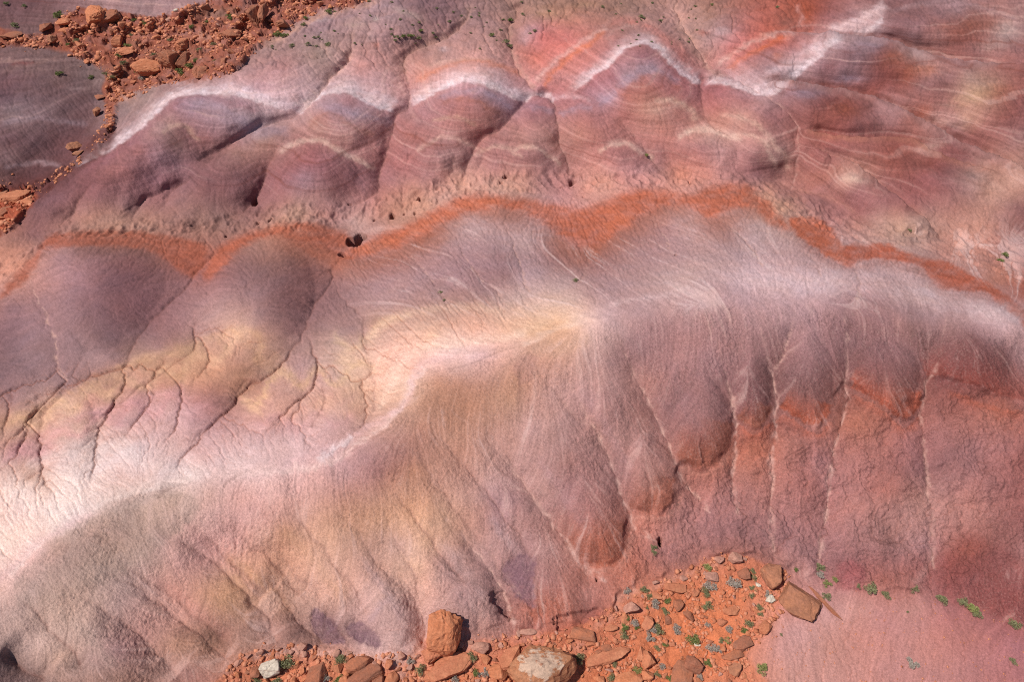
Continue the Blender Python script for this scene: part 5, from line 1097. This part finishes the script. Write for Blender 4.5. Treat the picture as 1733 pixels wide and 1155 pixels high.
BUSH = """1091,999,7,s 1099,1010,5,s 1129,1016,6,n 1109,1024,8,g 1125,1035,6,s 1095,1029,3,s 1194,1004,8,s 1204,991,10,g 1244,986,11,g 1195,1026,8,s 1273,967,5,s 1274,978,6,s 1273,995,6,s 1272,1008,5,s 1300,1006,7,g
1286,1028,6,s 1061,1048,5,n 1074,1055,7,g 1055,1063,7,n 1078,1063,5,n 1055,1075,7,s 1100,1064,9,g 1113,1065,9,s 1100,1078,8,g 1146,1067,8,g 1165,1040,5,g 1199,1058,5,g 1232,1065,7,g 1267,1055,7,s 1260,1067,6,n 1170,1085,10,n
1126,1091,5,n 1113,1098,6,s 1202,1099,9,g 1216,1099,6,g 1220,1085,5,s 1230,1084,5,y 982,1117,10,s 1041,1126,5,s 1033,1146,7,s 1132,1147,7,n 1182,1150,7,g 1198,1124,7,n 1121,1129,6,g 1078,1135,6,y 1113,1143,5,s
1196,960,7,y 1107,927,5,s 1106,935,5,s 1289,1135,9,y 1061,1003,6,g 1286,1041,5,s 1387,960,8,s 1386,973,7,g 1400,988,6,y 1412,981,5,y 1397,1010,7,s 1471,994,10,s 1452,993,4,s 1499,1008,7,s 1547,997,7,s 1591,1016,9,s
1627,1017,8,s 1642,1029,9,y 1652,1042,8,s 1716,1055,9,s 1542,1121,10,g 1714,1120,6,s 1347,965,4,n 1322,1075,2.5,s 1536,1037,2.5,s 484,1123,14,s 577,1119,10,s 552,1146,8,g 573,1148,8,n 712,1132,10,s 695,1117,7,g
796,1112,9,s 803,1138,6,n 824,1141,9,g 774,1152,8,g 468,1153,8,s 435,1152,7,s 812,1142,5,g 1700,431,5,n 1692,440,5,n 1539,390,3,s 1094,263,3.5,y 99,27,8,n 26,43,6,s 100,125,5.5,n 155,132,4,n 151,52,5,n 218,77,5,n 308,123,7,n
321,112,6,n 330,103,5,n 205,94,5,n 191,130,5,s 242,132,6,g 226,33,4,n 247,38,5,n 323,47,5,n 391,30,6,n 114,75,4,n 479,34,5,n 468,59,6,n 482,59,6,n 557,20,6,n 513,42,3.5,n 518,32,3.5,n 494,77,4,s 521,75,4,s 533,64,3,s
555,75,5,s 674,64,4,s 682,62,4,n 696,61,5,n 708,65,4,s 711,51,4,n 670,69,3,s 733,57,3,s 761,36,3,s 833,60,4,n 856,72,5,s 865,34,5,n 862,78,4,s 1085,28,4,s 1118,34,3,s 745,495,3,s 752,508,3,s 974,474,4,s 42,10,4,s 12,6,4,s
290,70,4,s 260,92,4,s 340,85,5,s 365,100,5,n 362,75,4,s 280,30,3,s 350,35,4,n 130,70,4,s 222,60,3,s 235,122,5,n 210,108,5,s 182,126,6,s 1585,565,0,s 1315,12,3,s 905,52,3,s 1205,8,3,n 1020,12,3,s 885,25,3,s 930,18,3,s"""
UNI = {(1387, 960): 'sage green bush against the pink slope above the thin rock splinter', (1386, 973): 'grey dry bush just below the sage bush by the thin rock splinter', (1412, 981): 'small olive bush right of the thin rock splinter at the slope foot', (1397, 1010): 'sage bush growing beside the thin rock splinter',
 (1400, 988): 'olive tuft at the upper end of the thin rock splinter', (1471, 994): 'largest round sage bush at the foot of the maroon slope', (1499, 1008): 'ragged green bush on the pink flat right of the largest round bush', (1547, 997): 'round bush beside the small hollow at the slope foot', (1591, 1016): 'dark oval bush on the slope foot right of the hollow',
 (1627, 1017): 'dark green bush leading the row of three on the right', (1642, 1029): 'yellow green bush in the middle of the row of three', (1652, 1042): 'straggly lower bush ending the row of three', (1716, 1055): 'rightmost large bush below the maroon slope', (1542, 1121): 'pale grey green bush alone on the smooth pink flat',
 (1714, 1120): 'small bush low at the right edge on the pink flat', (1289, 1135): 'olive bush on the pink flat by the rubble corner', (484, 1123): 'big sage bush right of the cream white boulder', (577, 1119): 'round grey green bush right of the long brown boulder', (712, 1132): 'sage bush between the flat slab and the pale sand',
 (796, 1112): 'sage bush right of the broad flat slab', (824, 1141): 'pale grey bush near the bottom left of the huge boulder', (803, 1138): 'small bright green bush left of the pale grey one', (982, 1117): 'sage bush beside the right flank of the huge cream topped boulder', (1107, 927): 'upper of two small bushes under the dark sink hole',
 (1106, 935): 'lower of two small bushes under the dark sink hole', (1170, 1085): 'brightest green bush with a white stone below it', (1244, 986): 'largest grey bush near the top right of the rubble', (1204, 991): 'wide grey bush left of the largest grey one', (1196, 960): 'olive bush at the pale top edge of the rubble',
 (99, 27): 'largest dark green bush on the upper left ledge', (26, 43): 'dark bush at the left end of the upper ledge', (100, 125): 'dark green bush alone on the grey slope', (155, 132): 'small green bush right of the lone slope bush', (1094, 263): 'tiny olive bush between two mounds in the middle hills', (1700, 431): 'upper green bush in the pale gully at the right',
 (1692, 440): 'lower green bush in the pale gully at the right', (1539, 390): 'tiny bush between two mounds on the right', (974, 474): 'tiny green bush on the pale slope above the yellow crest'}
for t in BUSH.split():
    u, v, r_, k = t.split(','); u, v, r_ = float(u), float(v), float(r_)
    if r_ <= 0: continue
    o = bpy.data.objects.new('bush', rnd.choice(BMS[k])); COLN.objects.link(o); s = r_ * 2.0 * mpp(u, v) * (1 if v > 500 else 1.15)
    o.scale = (s, s * rnd.uniform(.85, 1.1), s * rnd.uniform(.8, 1)); o.rotation_euler = (0, 0, rnd.uniform(0, 6.28)); o.location = at(u, v + r_ * .3)
    key = (int(u), int(v)); kn = {'s': 'sage green', 'g': 'dry grey', 'n': 'bright green', 'y': 'olive'}[k]
    if key in UNI: tag(o, UNI[key], 'bush')
    else:
        pl = 'growing in the orange rubble of the lower wash' if v > 900 else ('growing on the rubble ledge at the upper left' if u < 460 else 'growing on the tan ground along the top')
        tag(o, f'{kn} bush {pl}', 'bush', f'{kn} bushes {pl}'); REPS.append((o, u, v, f'{kn} bush', LM_WASH if v > 900 else (LM_LEDGE if u < 460 else LM_TOP)))
tufts = [(rnd.uniform(440, 900), rnd.uniform(2, 85)) for _ in range(60)] + [(rnd.uniform(1040, 1180), rnd.uniform(2, 80)) for _ in range(25)]
for u, v in tufts:
    if inmask(rock_m, u, v): continue
    o = bpy.data.objects.new('bush', rnd.choice(BMS['s'])); COLN.objects.link(o); s = rnd.uniform(1.5, 3.2) * 2 * mpp(u, v); o.scale = (s, s, s * .8); o.rotation_euler = (0, 0, rnd.uniform(0, 6.28)); o.location = at(u, v)
    tag(o, 'tiny sage tuft dotting the tan ground along the top', 'bush', 'tiny tufts on the tan ground'); REPS.append((o, u, v, 'tiny sage tuft', LM_TOP))
name_repeats()
